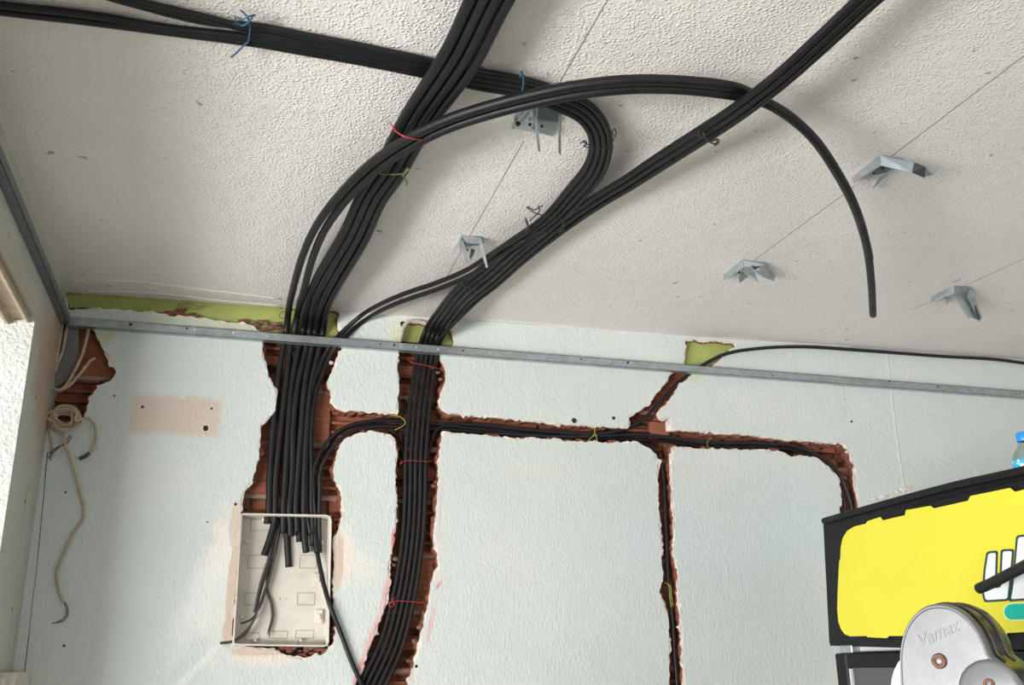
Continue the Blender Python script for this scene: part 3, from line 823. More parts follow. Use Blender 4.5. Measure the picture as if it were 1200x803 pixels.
for i, pth in enumerate(bundle_paths(A, [(-1, 0), (-1 / 3, 0), (1 / 3, 0), (1, 0), (-.62, .0205), (.62, .0205)])):
    # travelling down the picture, t = -1 lies at the right in the image plane: flip so that index 0 is leftmost
    hose('black_hose', wobble(pth, i) + ends_A[i], R1, M['conduit'], names_A[i], 'hose', GA)
# B: the pair that sweeps in an arc over the ceiling and ends in mid air
B = [(860, 107, 'c', .062, 9.5), (800, 100, 'c', .068, 10), (740, 99, 'c', .074, 10.5), (680, 105, 'c', .078, 10.5), (620, 117, 'c', .082, 10.5), (560, 133, 'c', .085, 10), (520, 147, 'c', .086, 9.8),
     (480, 167, 'c', .086, 9.5), (440, 194, 'c', .078, 9.5), (405, 228, 'c', .066, 10), (378, 264, 'c', .058, 11), (361, 300, 'c', .05, 12), (350, 340, 'c', .045, 12), (344, 366, 'c', .03, 11),
     (340, 386, 'w', -.010, 9.5), (336, 410, 'w', -.015, 9), (329, 455, 'w', -.016, 8.5), (323, 510, 'w', -.016, 8.5), (320, 560, 'w', -.016, 8.5), (318, 598, 'w', -.017, 8.5)]
B0, B1 = bundle_paths(B, [(1, 0), (-1, 0)])
end_long = [(1024, 400, 'c', .20)]
tail_long = [(1023, 369, 'c', .15), (1021, 330, 'c', .14), (1016, 290, 'c', .13), (1004, 248, 'c', .12), (984, 207, 'c', .11), (954, 163, 'c', .085), (922, 135, 'c', .066), (895, 120, 'c', .060)]
tail_short = [(1019, 303, 'c', .128), (1015, 285, 'c', .124), (1003, 247, 'c', .101), (983, 207, 'c', .090), (953, 162.5, 'c', .064), (922, 134, 'c', .045), (892, 117, 'c', .045)]
lower, upper = (B0, B1)
def mean_y(p): return p[3][1]
if mean_y(lower) < mean_y(upper): lower, upper = upper, lower
endL = [(321.5, 612, 'w', -.021), (316, 632, 'w', -.024), (309.5, 651, 'w', -.026)]
endS = [(313.5, 606, 'w', -.019), (313, 614, 'w', -.02)]
def with_tail(tail, body, end, off=0): return list(reversed(end)) + list(reversed(body)) + list(reversed(tail))
# lower hose in the arc is the right-hand one in the chase
hose('black_hose', with_tail(tail_long, wobble(lower, 21), endL), R1, M['conduit'], 'longer hose of the arching pair, its free end hanging lowest before the ceiling', 'hose', 'arching pair of hoses')
hose('black_hose', with_tail(tail_short, wobble(upper, 23), endS), R1, M['conduit'], 'shorter hose of the arching pair, leftmost in the left wall chase, upper along the arc', 'hose', 'arching pair of hoses')
# C: cables from the top left that loop round and join the middle chase
RC = .0079
Cc = [(300, 41, 'c', .012, 20), (360, 52, 'c', .012, 19), (420, 63, 'c', .011, 18), (500, 79.5, 'c', .011, 17), (560, 93, 'c', .012, 18), (610, 102, 'c', .014, 18), (655, 117, 'c', .02, 20), (683, 130, 'c', .03, 21), (699, 148, 'c', .034, 21), (704, 172, 'c', .034, 21),
      (696, 199, 'c', .034, 21), (674, 227, 'c', .034, 20), (640, 262, 'c', .034, 15)]
C_tail = [(597, 301, 'c', .034, 12), (570, 323, 'c', .034, 10), (540, 346, 'c', .04, 9), (520, 370, 'c', .04, 8.5), (508, 392, 'w', -.005, 8), (502, 410, 'w', -.010, 8),
          (494, 450, 'w', -.011, 8), (488, 495, 'w', -.011, 8), (485, 540, 'w', -.011, 8), (485, 580, 'w', -.011, 8), (483, 620, 'w', -.011, 8), (479, 660, 'w', -.011, 8),
          (472, 710, 'w', -.011, 8), (461, 755, 'w', -.011, 8), (438, 803, 'w', -.011, 9), (405, 870, 'w', -.011, 9), (385, 950, 'w', -.011, 9), (380, 1010, 'w', -.004, 9)]
starts = {0: [(-60, -22), (40, -6), (130, 7), (220, 24)], 1: [(-60, 4), (0, 9), (100, 20), (210, 33)], 2: [(-60, 8), (0, 17), (100, 30), (210, 41)], 3: [(50, -40), (115, -5), (190, 10), (250, 24)]}
starts = {0: [(20, -60), (100, -14), (170, 8), (240, 25)], 1: [(60, -62), (120, -10), (190, 9), (250, 23)], 2: [(-70, -3), (0, 6), (100, 17), (200, 33)], 3: [(-70, 3), (0, 13.5), (100, 25), (200, 38)]}
paths = bundle_paths(Cc, [(1, 0), (1 / 3, 0), (-1 / 3, 0), (-1, 0)])
if paths[0][0][1] > paths[3][0][1]: paths = paths[::-1]
names_C = ['topmost of the four cables under the blue ties, outermost in the loop',
           'second from the top of the four cables under the blue ties',
           'third from the top of the four cables under the blue ties',
           'lowest of the four cables under the blue ties']
GC = 'cables looping from the left of the ceiling'
GM = [(602, 297), (572, 321), (543, 344), (521, 368), (507, 392)]
# ctrl of the joined bundle of five in the middle chase
J = [(606, 292, 'c', .034, 24), (572, 322, 'c', .034, 24), (543, 346, 'c', .038, 23), (522, 371, 'c', .04, 22), (508, 392, 'w', -.004, 21.5), (502, 410, 'w', -.0095, 22),
     (495, 450, 'w', -.0105, 23), (490, 495, 'w', -.0105, 23.5), (487, 540, 'w', -.0105, 23.5), (486.5, 580, 'w', -.0105, 23.5), (484.5, 620, 'w', -.0105, 23.5), (480, 660, 'w', -.0105, 24), (472, 705, 'w', -.0105, 25),
     (459, 755, 'w', -.0105, 26), (437, 803, 'w', -.0105, 27), (408, 860, 'w', -.0105, 27), (388, 930, 'w', -.0105, 27), (378, 1010, 'w', -.006, 27)]
JP = bundle_paths(J, [(-1, 0), (-.5, 0), (0, 0), (.5, 0), (1, 0)])
JP.sort(key=lambda p: p[9][0])                     # left to right in the chase
E_ = [(600, 286, 'c', .045, 7.5), (572, 305, 'c', .045, 7.5), (548, 320, 'c', .043, 7.5), (510, 336, 'c', .04, 7.5), (480, 346, 'c', .038, 7.5), (455, 356, 'c', .036, 7), (425, 373, 'c', .03, 7), (404, 391, 'w', .014, 6.5), (394, 402, 'w', .009, 6.5),
      (384, 416, 'w', -.006, 6), (375, 437, 'w', -.013, 6), (367, 462, 'w', -.0135, 6), (362, 502, 'w', -.0135, 6), (362, 550, 'w', -.014, 6), (362, 598, 'w', -.018, 6)]
EP = bundle_paths(E_, [(-1, 0), (1, 0)])
EP.sort(key=lambda p: p[3][1])                    # upper first
# outermost loop cable is lowest when it turns back: keep the order of the loop when it merges
hose('black_cable', [(x, y, 'c', .012) for x, y in starts[0]] + paths[0] + JP[2], RC, M['cable'], names_C[0], 'cable', GC)
hose('black_cable', [(x, y, 'c', .014) for x, y in starts[1]] + paths[1] + JP[1], RC, M['cable'], names_C[1], 'cable', GC)
hose('black_cable', [(x, y, 'c', .012) for x, y in starts[2]] + paths[2] + JP[0], RC, M['cable'], names_C[2], 'cable', GC)
hose('black_cable', [(x, y, 'c', .014) for x, y in starts[3]] + paths[3] + EP[0] + [(364, 627, 'w', -.024), (366, 628, 'w', -.024)][:1], RC, M['cable'],
     names_C[3] + ', branching off to the left chase', 'cable', GC)
# D: three cables from the top right
D = [(1120, -92, 'c', .075, 22), (1062, -42, 'c', .075, 20), (1016, 0, 'c', .075, 18), (960, 52, 'c', .085, 16.5), (920, 88, 'c', .092, 15.5), (885, 116, 'c', .094, 15), (850, 141, 'c', .085, 15), (820, 160, 'c', .07, 15), (770, 192, 'c', .055, 14.5), (735, 215, 'c', .045, 13), (700, 236, 'c', .036, 12.5),
     (662, 262, 'c', .034, 12)]
DP = bundle_paths(D, [(1, 0), (0, 0), (-1, 0)])
DP.sort(key=lambda p: p[7][1])                    # uppermost first
GD = 'cables descending from the top right'
hose('black_cable', [(1125, -100, 'c', .055), (1067, -48, 'c', .055), (1021, -4, 'c', .058), (964, 48, 'c', .066)] + [(x, y, s, o - .018) for x, y, s, o in DP[1][4:9]] + [(735, 211, 'c', .026), (690, 238, 'c', .020), (650, 262, 'c', .020)] + EP[1] + [(366, 612, 'w', -.022), (366, 640, 'w', -.028)], RC, M['cable'],
     'lower of the two thin cables branching off to the left chase', 'cable', GD)
hose('black_cable', DP[0] + JP[3], RC, M['cable'], 'uppermost of the three cables from the top right', 'cable', GD)
hose('black_cable', DP[1] + JP[4], RC, M['cable'], 'middle of the three cables from the top right', 'cable', GD)
hose('black_cable', DP[2] + [(x + 3, y + 3, s, o - .003) for x, y, s, o in JP[4][:3]] + [(x, y, s, o - .0165) for x, y, s, o in JP[3][5:]], RC, M['cable'],
     'lowest of the three cables from the top right', 'cable', GD)
# F: cables from the box through the horizontal chase
RF = .0078
Fv = [(370, 628, 'w', -.03), (369, 600, 'w', -.02), (367, 575, 'w', -.015), (367, 556, 'w', -.014), (371, 540, 'w', -.014), (379, 524, 'w', -.014), (390, 511, 'w', -.014), (405, 501, 'w', -.015), (425, 495, 'w', -.018), (446, 493, 'w', -.025), (470, 494, 'w', -.034), (500, 496.5, 'w', -.034)]
F1 = Fv + [(540, 497.5, 'w', -.03), (563, 498, 'w', -.022), (620, 504, 'w', -.020), (680, 508.5, 'w', -.018), (712, 507.5, 'w', -.014), (735, 502, 'w', -.010), (754, 491, 'w', -.010), (770, 475, 'w', -.014), (790, 453, 'w', -.016), (808, 439, 'w', -.014), (827, 426, 'w', .0),
           (850, 415, 'w', .012), (880, 409.5, 'w', .016), (933, 406.5, 'w', .016), (1013, 411, 'w', .016), (1100, 417.5, 'w', .016), (1167, 421.5, 'w', .016), (1210, 427, 'w', .016), (1290, 436, 'w', .016), (1380, 447, 'w', .016)]
hose('black_cable', F1, .0068, M['bluish'], 'dark cable leaving the horizontal chase up the slanting cut and along the ceiling edge', 'cable', 'cables in the horizontal chase')
F2 = [(375, 648, 'w', -.034), (374, 600, 'w', -.02), (374.5, 575, 'w', -.015), (374.5, 558, 'w', -.014), (378, 544, 'w', -.014), (386, 530, 'w', -.014), (396, 518, 'w', -.014), (409, 508, 'w', -.016), (427, 502, 'w', -.020), (446, 500, 'w', -.028), (470, 501, 'w', -.036), (500, 503, 'w', -.036)] + \
     [(540, 504.5, 'w', -.034), (600, 509.5, 'w', -.024), (660, 512, 'w', -.020), (710, 511, 'w', -.018), (746, 509.5, 'w', -.018), (776, 512, 'w', -.014), (823, 518.5, 'w', -.012), (880, 519.5, 'w', -.012), (900, 520, 'w', -.012), (928, 522.5, 'w', -.012), (950, 530, 'w', -.012),
      (968, 540, 'w', -.012), (984, 556, 'w', -.012), (992, 574, 'w', -.012), (998, 595, 'w', -.012), (1001, 630, 'w', -.02), (1002, 700, 'w', -.03)]
hose('black_cable', F2, .0072, M['bluish'], 'dark cable bending down behind the drinks cooler, outer of the pair', 'cable', 'cables in the horizontal chase')
F3 = [(476, 560, 'w', -.032), (474, 540, 'w', -.033), (471, 525, 'w', -.034), (463, 509, 'w', -.036), (450, 500, 'w', -.038)]
hose('black_cable', [(480, 640, 'w', -.035)] + F3 + [(430, 497, 'w', -.036), (400, 506, 'w', -.034), (384, 526, 'w', -.034), (374, 552, 'w', -.034), (372, 590, 'w', -.034), (371, 622, 'w', -.05)], .0056, M['cable'],
     'thin black cable that turns down behind the bundle left of the middle chase', 'cable', 'cables in the horizontal chase')
hose('black_cable', [(492, 570, 'w', -.035), (494, 530, 'w', -.035), (510, 506, 'w', -.036), (560, 504.5, 'w', -.036), (620, 510.5, 'w', -.034), (680, 514, 'w', -.032), (735, 515, 'w', -.03), (776, 517, 'w', -.026), (823, 523.5, 'w', -.022), (880, 524, 'w', -.020), (925, 527, 'w', -.018), (950, 535, 'w', -.016),
      (967, 545.5, 'w', -.016), (980, 560, 'w', -.016), (987, 577, 'w', -.014), (991, 597, 'w', -.014), (993, 630, 'w', -.02), (994, 700, 'w', -.03)], .0064, M['cable'],
     'black cable lowest in the horizontal chase, inner one at the right bend', 'cable', 'cables in the horizontal chase')
F4 = [(500, 580, 'w', -.036), (501, 540, 'w', -.036), (514, 502, 'w', -.024), (560, 503.5, 'w', -.018), (620, 508.5, 'w', -.030), (680, 512, 'w', -.034), (725, 514, 'w', -.032), (748, 517, 'w', -.028), (765, 527, 'w', -.022), (774, 543, 'w', -.020), (777.5, 560, 'w', -.018),
      (779, 590, 'w', -.016), (781, 630, 'w', -.016), (783, 680, 'w', -.016), (788, 725, 'w', -.016), (791, 770, 'w', -.016), (794, 810, 'w', -.016), (797, 880, 'w', -.016), (798, 960, 'w', -.02)]
hose('black_cable', F4, .0066, M['cable'], 'black cable dropping alone down the narrow chase left of the drinks cooler', 'cable', 'cables in the horizontal chase')
# H: the cable that leaves the box across the painted wall
hose('black_cable', [(368, 612, 'w', -.03), (371, 640, 'w', -.028), (373, 654, 'w', -.02), (379, 683, 'w', -.004), (386, 708, 'w', .012), (400, 744, 'w', .010), (411, 773, 'w', .008), (421, 796, 'w', .004), (432, 820, 'w', -.004)], .0076, M['cable'],
     'single black cable hanging out of the box across the pale wall to the middle chase', 'cable')
o = tube('hose_sleeve', [P(366, 606, 'w', -.030), P(369.5, 630, 'w', -.0285), P(372, 648, 'w', -.0235)], .0108, M['conduit'], None, 12, 6)
tag(o, 'short black hose stub sleeving the cable at the right inside the box', 'hose')
# loose conductors fanning out in the box
GW = 'stripped conductors in the box'
for i, (pts, r, lab) in enumerate((
        ([(327, 604, 'w', -.036), (322, 640, 'w', -.034), (312, 672, 'w', -.03), (304, 698, 'w', -.026), (298, 725, 'w', -.022), (286, 742, 'w', -.012), (272, 752, 'w', -.002), (258, 754, 'w', .006)], .0042, 'longest loose dark conductor, poking out past the lower left corner of the box'),
        ([(323, 612, 'w', -.03), (316, 650, 'w', -.028), (306, 682, 'w', -.024), (301, 704, 'w', -.022), (298, 718, 'w', -.022)], .0052, 'dark sheathed conductor, thickest of the loose ones, slanting left across the box'),
        ([(328, 620, 'w', -.034), (319, 665, 'w', -.036), (312, 690, 'w', -.036), (304, 712, 'w', -.034), (294, 726, 'w', -.03), (282, 731, 'w', -.03)], .0032, 'thin grey conductor ending by the lower left stud of the box'),
        ([(330, 606, 'w', -.038), (322, 650, 'w', -.042), (314, 675, 'w', -.044), (313, 690, 'w', -.044), (318, 708, 'w', -.042), (319, 724, 'w', -.040), (315, 740, 'w', -.038)], .0046, 'loose conductor hanging straight down the middle of the box with frayed tip'),
        ([(329, 610, 'w', -.030), (318, 668, 'w', -.026), (309, 694, 'w', -.020), (300, 720, 'w', -.016), (289, 742, 'w', -.008), (278, 751, 'w', .002)], .0028, 'thinnest loose conductor running beside the longest one to the box corner'))):
    tag(tube('conductor', [P(*p) for p in pts], r, M['grey_wire'], None, 7, 6), lab, 'wire', GW)
tips = tubes('frayed_tip', [[P(315, 739, 'w', -.038), P(313, 744, 'w', -.036)], [P(315, 739, 'w', -.038), P(317, 745, 'w', -.034)], [P(315, 739, 'w', -.038), P(315.5, 747, 'w', -.038)]], .0013, M['grey_wire'])
for ob in list(COL.objects):
    if ob.name.startswith('conductor') and 'frayed' in ob.get('label', ''): tips.parent = ob

# hose end hanging in front of the drinks cooler
hang_pts = [P(*p) for p in ((1147.5, 690, 'f', .10), (1160, 684.5, 'f', .105), (1180, 674.5, 'f', .115), (1202, 663, 'f', .13), (1240, 640, 'f', .15), (1300, 590, 'f', .18), (1340, 480, 'f', .2))]
last = hang_pts[-1]
hang_pts += [last + Vector((.01, -.04, .22)), Vector((last.x + .03, last.y - .05, ceil_z(last.x) - .16)), Vector((last.x + .05, last.y - .05, ceil_z(last.x) - .001))]
tag(tube('black_hose', hang_pts[::-1], .0115, M['conduit'], None, 12, 7, True), 'hose end hanging across the white lettering of the yellow sign', 'hose')

# ------------------------------------------------------------------ wire ties
GT = 'wire ties holding the bundles'
def tie(paths, r, mat, label):
    o = tubes('wire_tie', [[P(*p) for p in q] for q in paths], r, M[mat], None, 6, 6)
    return tag(o, label, 'wire tie', GT)
tie([[(282, 12, 'c', .006), (290, 20, 'c', .024), (293, 30, 'c', .026), (292, 42, 'c', .025), (291, 49, 'c', .02), (290, 53, 'c', .006)], [(291, 49, 'c', .022), (284, 55, 'c', .026), (277, 62, 'c', .03), (271, 67, 'c', .03)],
     [(299, 18, 'c', .022), (292, 19, 'c', .028), (284, 23, 'c', .03), (277, 20, 'c', .028), (276, 25, 'c', .028), (284, 30, 'c', .03), (293, 24, 'c', .03), (297, 17, 'c', .024)]], .0019, 'blue_wire', 'blue wire tie with a long tail, left on the upper cables')
tie([[(611, 84, 'c', .006), (613, 90, 'c', .026), (613.5, 97, 'c', .028), (612.5, 104, 'c', .028), (611.5, 109, 'c', .02), (611, 114, 'c', .004)], [(609, 90, 'c', .026), (611, 88, 'c', .03), (614, 89, 'c', .03), (615, 91, 'c', .026)]], .0022, 'blue_wire', 'small blue wire tie just left of the arching pair')
tie([[(457, 143, 'c', .04), (460, 148, 'c', .068), (464, 154, 'c', .082), (474, 160, 'c', .1), (486, 163, 'c', .1), (497, 164, 'c', .09), (506, 162, 'c', .05)], [(497, 164, 'c', .09), (503, 161, 'c', .09), (507, 164, 'c', .09)]], .0017, 'red_wire', 'red wire tie round the thick bundle and the arching pair on the ceiling')
tie([[(438, 202, 'c', .06), (448, 204, 'c', .066), (460, 204.5, 'c', .066), (470, 204, 'c', .064), (476, 203, 'c', .06)], [(478, 196, 'c', .062), (475, 201, 'c', .064), (473, 206, 'c', .066), (476, 212, 'c', .068), (477, 217, 'c', .068)], [(472, 206, 'c', .066), (477, 200, 'c', .066), (482, 197, 'c', .06)]], .0019, 'olive_wire', 'olive green wire tie with twisted tail right of the thick bundle')
tie([[(683, 166, 'c', .05), (690, 170, 'c', .048), (700, 174, 'c', .05), (710, 174, 'c', .05), (719, 172, 'c', .04)], [(680, 168, 'c', .045), (685, 165, 'c', .05), (688, 169, 'c', .05), (684, 171, 'c', .05), (690, 173, 'c', .05)],
     [(716, 172, 'c', .045), (719, 163, 'c', .05), (722, 156, 'c', .052), (720, 151, 'c', .052), (717.5, 154, 'c', .052), (719, 159, 'c', .052)]], .0016, 'black_wire', 'dark wire tie with a ring, round the loop of four cables')
tie([[(819, 152, 'c', .05), (821, 157, 'c', .088), (827, 163, 'c', .092), (833, 167, 'c', .092), (840, 169, 'c', .08), (843, 165, 'c', .05)], [(824, 155, 'c', .088), (826, 160, 'c', .096), (834, 165, 'c', .096), (841, 163, 'c', .09), (838, 171, 'c', .09)], [(821, 157, 'c', .09), (818, 159, 'c', .09), (820, 153, 'c', .09)]], .0021, 'black_wire', 'black wire tie on the three cables from the top right')
tie([[(617, 243, 'c', .044), (624, 248, 'c', .05), (634, 252, 'c', .052), (648, 255, 'c', .054), (658, 257, 'c', .05), (660, 264, 'c', .05), (658, 270, 'c', .044)], [(616, 258, 'c', .046), (622, 271, 'c', .05), (640, 272, 'c', .052), (655, 272, 'c', .05), (661, 268, 'c', .044)],
     [(618, 242, 'c', .05), (626, 246, 'c', .058), (632, 243, 'c', .058), (636, 241, 'c', .058)], [(631, 241, 'c', .055), (632, 248, 'c', .055), (626, 254, 'c', .055), (621, 259, 'c', .05)], [(616, 256, 'c', .052), (619, 263, 'c', .056), (616, 272, 'c', .052)]], .0017, 'black_wire', 'double black wire tie where both ceiling bundles join')
tie([[(541, 329, 'c', .04), (543, 333, 'c', .052), (552, 339, 'c', .056), (562, 341, 'c', .054), (568, 340, 'c', .044)], [(545, 337, 'c', .05), (541, 331, 'c', .054), (545, 329, 'c', .05)]], .0018, 'black_wire', 'black wire tie just below the bracket over the middle chase')
tie([[(477, 421, 'w', -.012), (482, 424.5, 'w', .002), (492, 427, 'w', .005), (503, 429, 'w', .005), (513, 432, 'w', .001), (518, 431, 'w', -.012)]], .0013, 'red_wire', 'red wire tie in the middle chase just under the channel')
tie([[(469, 545, 'w', -.014), (473, 541, 'w', .0), (480, 540, 'w', .003), (492, 540.5, 'w', .003), (501, 541, 'w', .001), (506, 541, 'w', -.012)], [(473, 541, 'w', .001), (469, 544, 'w', .0), (471, 540, 'w', .002)]], .0013, 'red_wire', 'red wire tie round the five cables halfway down the middle chase')
tie([[(453, 708, 'w', -.014), (458, 706, 'w', .0), (466, 704.5, 'w', .003), (478, 705, 'w', .003), (490, 706, 'w', .0), (497, 707, 'w', -.012)], [(459, 706, 'w', .003), (456, 709, 'w', .003), (458, 712, 'w', .003), (462, 708, 'w', .004), (460, 703, 'w', .004), (464, 701, 'w', .002)]], .0015, 'red_wire', 'lowest red wire tie, knotted, in the middle chase')
tie([[(458, 487, 'w', -.006), (467, 488, 'w', -.004), (473, 491, 'w', -.004), (475, 496, 'w', -.006), (471, 500, 'w', -.006), (463, 504, 'w', -.01)], [(470, 489, 'w', -.002), (475, 495, 'w', -.002), (474, 498, 'w', -.002)]], .0014, 'lime_wire', 'yellow green wire tie left of the middle chase')
tie([[(697, 501, 'w', -.01), (697, 506, 'w', -.002), (696, 510, 'w', -.002), (691, 515, 'w', -.004), (689, 518, 'w', -.01)], [(696, 509, 'w', -.001), (699, 513, 'w', -.003), (700, 518, 'w', -.01)], [(694, 512, 'w', -.002), (697, 509, 'w', .0), (700, 511, 'w', -.002)]], .0015, 'lime_wire', 'yellow wire tie shaped like a Y in the horizontal chase')
tie([[(834, 511, 'w', -.008), (831, 516, 'w', -.002), (829, 520, 'w', -.0), (830, 525, 'w', -.002), (838, 526, 'w', -.002), (850, 527, 'w', -.004)], [(837, 515, 'w', -.002), (832, 514, 'w', .0), (828, 520, 'w', -.0)]], .0014, 'olive_wire', 'olive wire tie right of the junction with its tail along the lower edge')
tie([[(779, 683, 'w', -.006), (783, 685, 'w', -.004), (785, 690, 'w', -.004), (785, 700, 'w', -.004), (787, 712, 'w', -.008)], [(782, 684, 'w', -.003), (786, 688, 'w', -.003), (787, 699, 'w', -.003), (789, 711, 'w', -.006)]], .0014, 'lime_wire', 'yellow wire tie in the narrow chase')
tag(tubes('wire_curl', [[P(*p) for p in [(337, 365, 'w', .012), (331, 366, 'w', .02), (327, 370, 'w', .02), (329, 373, 'w', .02), (334, 372, 'w', .016), (338, 370, 'w', .01)]],
                        ], .0011, M['black_wire']), 'thin curl of wire poking out left of the hoses above the channel', 'wire')
tag(tubes('copper_wire_tangle', [[P(*p) for p in [(207, 361, 'w', -.004), (213, 355, 'w', .004), (222, 356, 'w', .004), (232, 360, 'w', .0), (240, 359, 'w', -.008)]],
                               [P(*p) for p in [(210, 362, 'w', -.004), (216, 357, 'w', .006), (226, 362, 'w', .004), (236, 363, 'w', -.004)]]], .0014, M['rubble']), 'rusty wire tangle in the open strip under the ceiling', 'wire')

# ------------------------------------------------------------------ recessed distribution box
root = empty('distribution_box', (.19, WALL + .06, 1.68), 'open ivory plastic box set into the wall, hose ends hanging inside it', 'junction box')
TL, TR, BR, BL = (on_y(x, y, WALL - .006) for x, y in ((283.5, 602.5), (388, 604.5), (384.5, 757.5), (273.5, 755.5)))
BACK_Y = WALL + .052
kids = []
def ring(a, b):
    """faces between two loops of four"""
    V = list(a) + list(b); return V, [(i, (i + 1) % 4, 4 + (i + 1) % 4, 4 + i) for i in range(4)]
cen = (TL + TR + BR + BL) / 4
def inset(q, d):
    u = Vector((1 if q.x < cen.x else -1, 0, 1 if q.z < cen.z else -1)); return q + u * d
outer = [TL, TR, BR, BL]
bm = bmesh.new()
def loop_at(d, y, back=0):
    return [bm.verts.new(Vector((inset(q, d).x, y, inset(q, d).z))) for q in outer]
L0 = loop_at(0, WALL + .056); L1 = loop_at(0, WALL - .006); L2 = loop_at(.0035, WALL - .006); L3 = loop_at(.006, BACK_Y - .002); 
for a, b in ((L0, L1), (L1, L2), (L2, L3)):
    for i in range(4): bm.faces.new((a[i], a[(i + 1) % 4], b[(i + 1) % 4], b[i]))
bm.faces.new(L3); bm.faces.new(L0)
kids.append(bm_obj('case', bm, M['box_plastic']))
# raised rim: rounded bars with round corners
rim_path = []
for i, q in enumerate(outer):
    prv = outer[i - 1]; nxt = outer[(i + 1) % 4]
    rad = (.004, .016, .014, .006)[i]
    rim_path += [q + (prv - q).normalized() * rad, q + (prv - q).normalized() * rad * .28 + (nxt - q).normalized() * rad * .28, q + (nxt - q).normalized() * rad]
rim_path = [p + Vector((0, -.001, 0)) for p in rim_path]; rim_path.append(rim_path[0])
v, f = tube_data(rim_path, .0032, 8)
kids.append(mesh_obj('rim', v, f, M['box_plastic'], None, True))
def bq(px, py, d=0.0): return on_y(px, py, BACK_Y - .002 - d)
def knockout(pxs):
    pts = [bq(x, y, .0006) for x, y in pxs]; pts.append(pts[0])
    V = []; Fc = []
    for a, b in zip(pts[:-1], pts[1:]):
        v, f = tube_data([a, b], .0007, 4); k = len(V); V += v; Fc += [tuple(i + k for i in q) for q in f]
    return mesh_obj('knockout', V, Fc, M['box_groove'])
for (x0, y0, x1, y1) in ((294, 609, 318, 622), (291, 651, 316, 666), (287, 695, 309, 709), (352, 651, 371, 666), (349, 695, 369, 709), (347, 739, 368, 748), (316, 740, 337, 748), (288, 742, 304, 750)):
    kids.append(knockout([(x0, y0), (x1, y0), (x1 - .5, y1), (x0 - .8, y1)]))
def stud(px, py, r=.0065, d=.02):
    c = bq(px, py)
    bm = bmesh.new()
    bmesh.ops.create_cone(bm, segments=10, radius1=r, radius2=r * .75, depth=d, cap_ends=True, matrix=Matrix.Translation(c - Vector((0, d / 2, 0))) @ Matrix.Rotation(math.pi / 2, 4, 'X'))
    return bm_obj('stud', bm, M['letter_white'], None, True)
for q in ((289, 636), (309, 610), (358, 611), (376, 637), (283, 723), (299, 751), (352, 751)): kids.append(stud(*q))
for (px, py) in ((372, 680), (373, 723)):
    c = bq(px, py); bm = bmesh.new(); add_box(bm, c + Vector((-.013, -.012, -.022)), c + Vector((.013, 0, .022)), .002, 1); add_box(bm, c + Vector((-.006, -.02, -.008)), c + Vector((.006, -.01, .008)), .002, 1)
    kids.append(bm_obj('rail_clip', bm, M['box_plastic']))
c = bq(330, 702); bm = bmesh.new()
for dx in (-.010, .010):
    add_box(bm, c + Vector((dx - .005, -.003, -.004)), c + Vector((dx + .005, 0, .004)), .001, 1)
kids.append(bm_obj('rail_lug', bm, M['box_plastic']))
adopt(root, *kids)

# ------------------------------------------------------------------ ceiling brackets: bent galvanised sheet
def bracket(label, panels, screws=()):
    base = P(*panels[0][1][0])
    root = empty('ceiling_bracket', (base.x, base.y, ceil_z(base.x)), label, 'metal bracket', 'galvanised ceiling brackets')
    kids = []
    for (nm, pts) in panels:
        gm = M['galv_shade'] if nm in ('arm_end', 'shaded_inside', 'inner_flange') else M['galv']
        kids.append(sheet(nm, [P(x, y, 'c', o) for x, y, _, o in pts] if len(pts[0]) == 4 else [P(x, y, 'c', o) for x, y, o in pts], .0012, gm))
    for (x, y, o, r) in screws:
        c = P(x, y, 'c', o); bm = bmesh.new(); bmesh.ops.create_uvsphere(bm, u_segments=8, v_segments=5, radius=r, matrix=Matrix.Translation(c)); kids.append(bm_obj('bolt', bm, M['hole'], None, True))
    adopt(root, *kids)
def q(*pts): return [(x, y, 'c', o) for x, y, o in pts]
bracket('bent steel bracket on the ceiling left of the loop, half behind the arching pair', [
    ('base_plate', q((606, 124, .002), (657, 118, .002), (657, 143, .002), (648, 160, .002), (600, 150, .002))),
    ('flange', q((607, 125, .003), (611, 125, .003), (603, 152, .02), (599, 151, .02))),
    ('flange', q((624, 122, .003), (629, 123, .03), (609, 148, .018), (605, 146, .006))),
    ('tongue', q((623, 122, .004), (628, 121, .004), (633.5, 178, .12), (631, 177, .12))),
    ('tongue', q((655, 122, .004), (658, 122, .004), (657.5, 183, .12), (654.5, 178, .115))),
    ('shaded_inside', q((630, 126, .006), (656, 126, .006), (656, 143, .008), (630, 140, .008))),  # dark panel painting the shade inside the bracket
    ('front_flap', q((628, 141, .004), (655, 144, .004), (648, 160, .018), (622, 151, .016)))], ((607, 145, .02, .006), (621, 146, .01, .004), (635, 148, .016, .004)))
bracket('bent steel bracket on the ceiling over the middle chase, beside the joined cables', [
    ('base_plate', q((541, 276, .001), (565, 277, .001), (567, 286, .001), (544, 290, .001))),
    ('flange', q((540.5, 275.5, .002), (538, 284, .02), (528, 301, .03), (535, 289, .004))),
    ('front_flap', q((541, 276, .002), (564, 278, .002), (566, 286, .026), (547, 285, .026))),
    ('tongue', q((538, 279, .01), (544, 284, .02), (548, 308, .07), (545, 308, .07), (540, 292, .03))),
    ('flange', q((563, 278, .002), (566, 286, .02), (572, 314, .085), (569.5, 314, .085), (562, 290, .03))),
    ('tongue', q((552, 291, .012), (557, 293, .012), (552, 304, .04), (550, 303, .04)))], ((548, 293, .03, .003), (545, 285, .03, .004)))
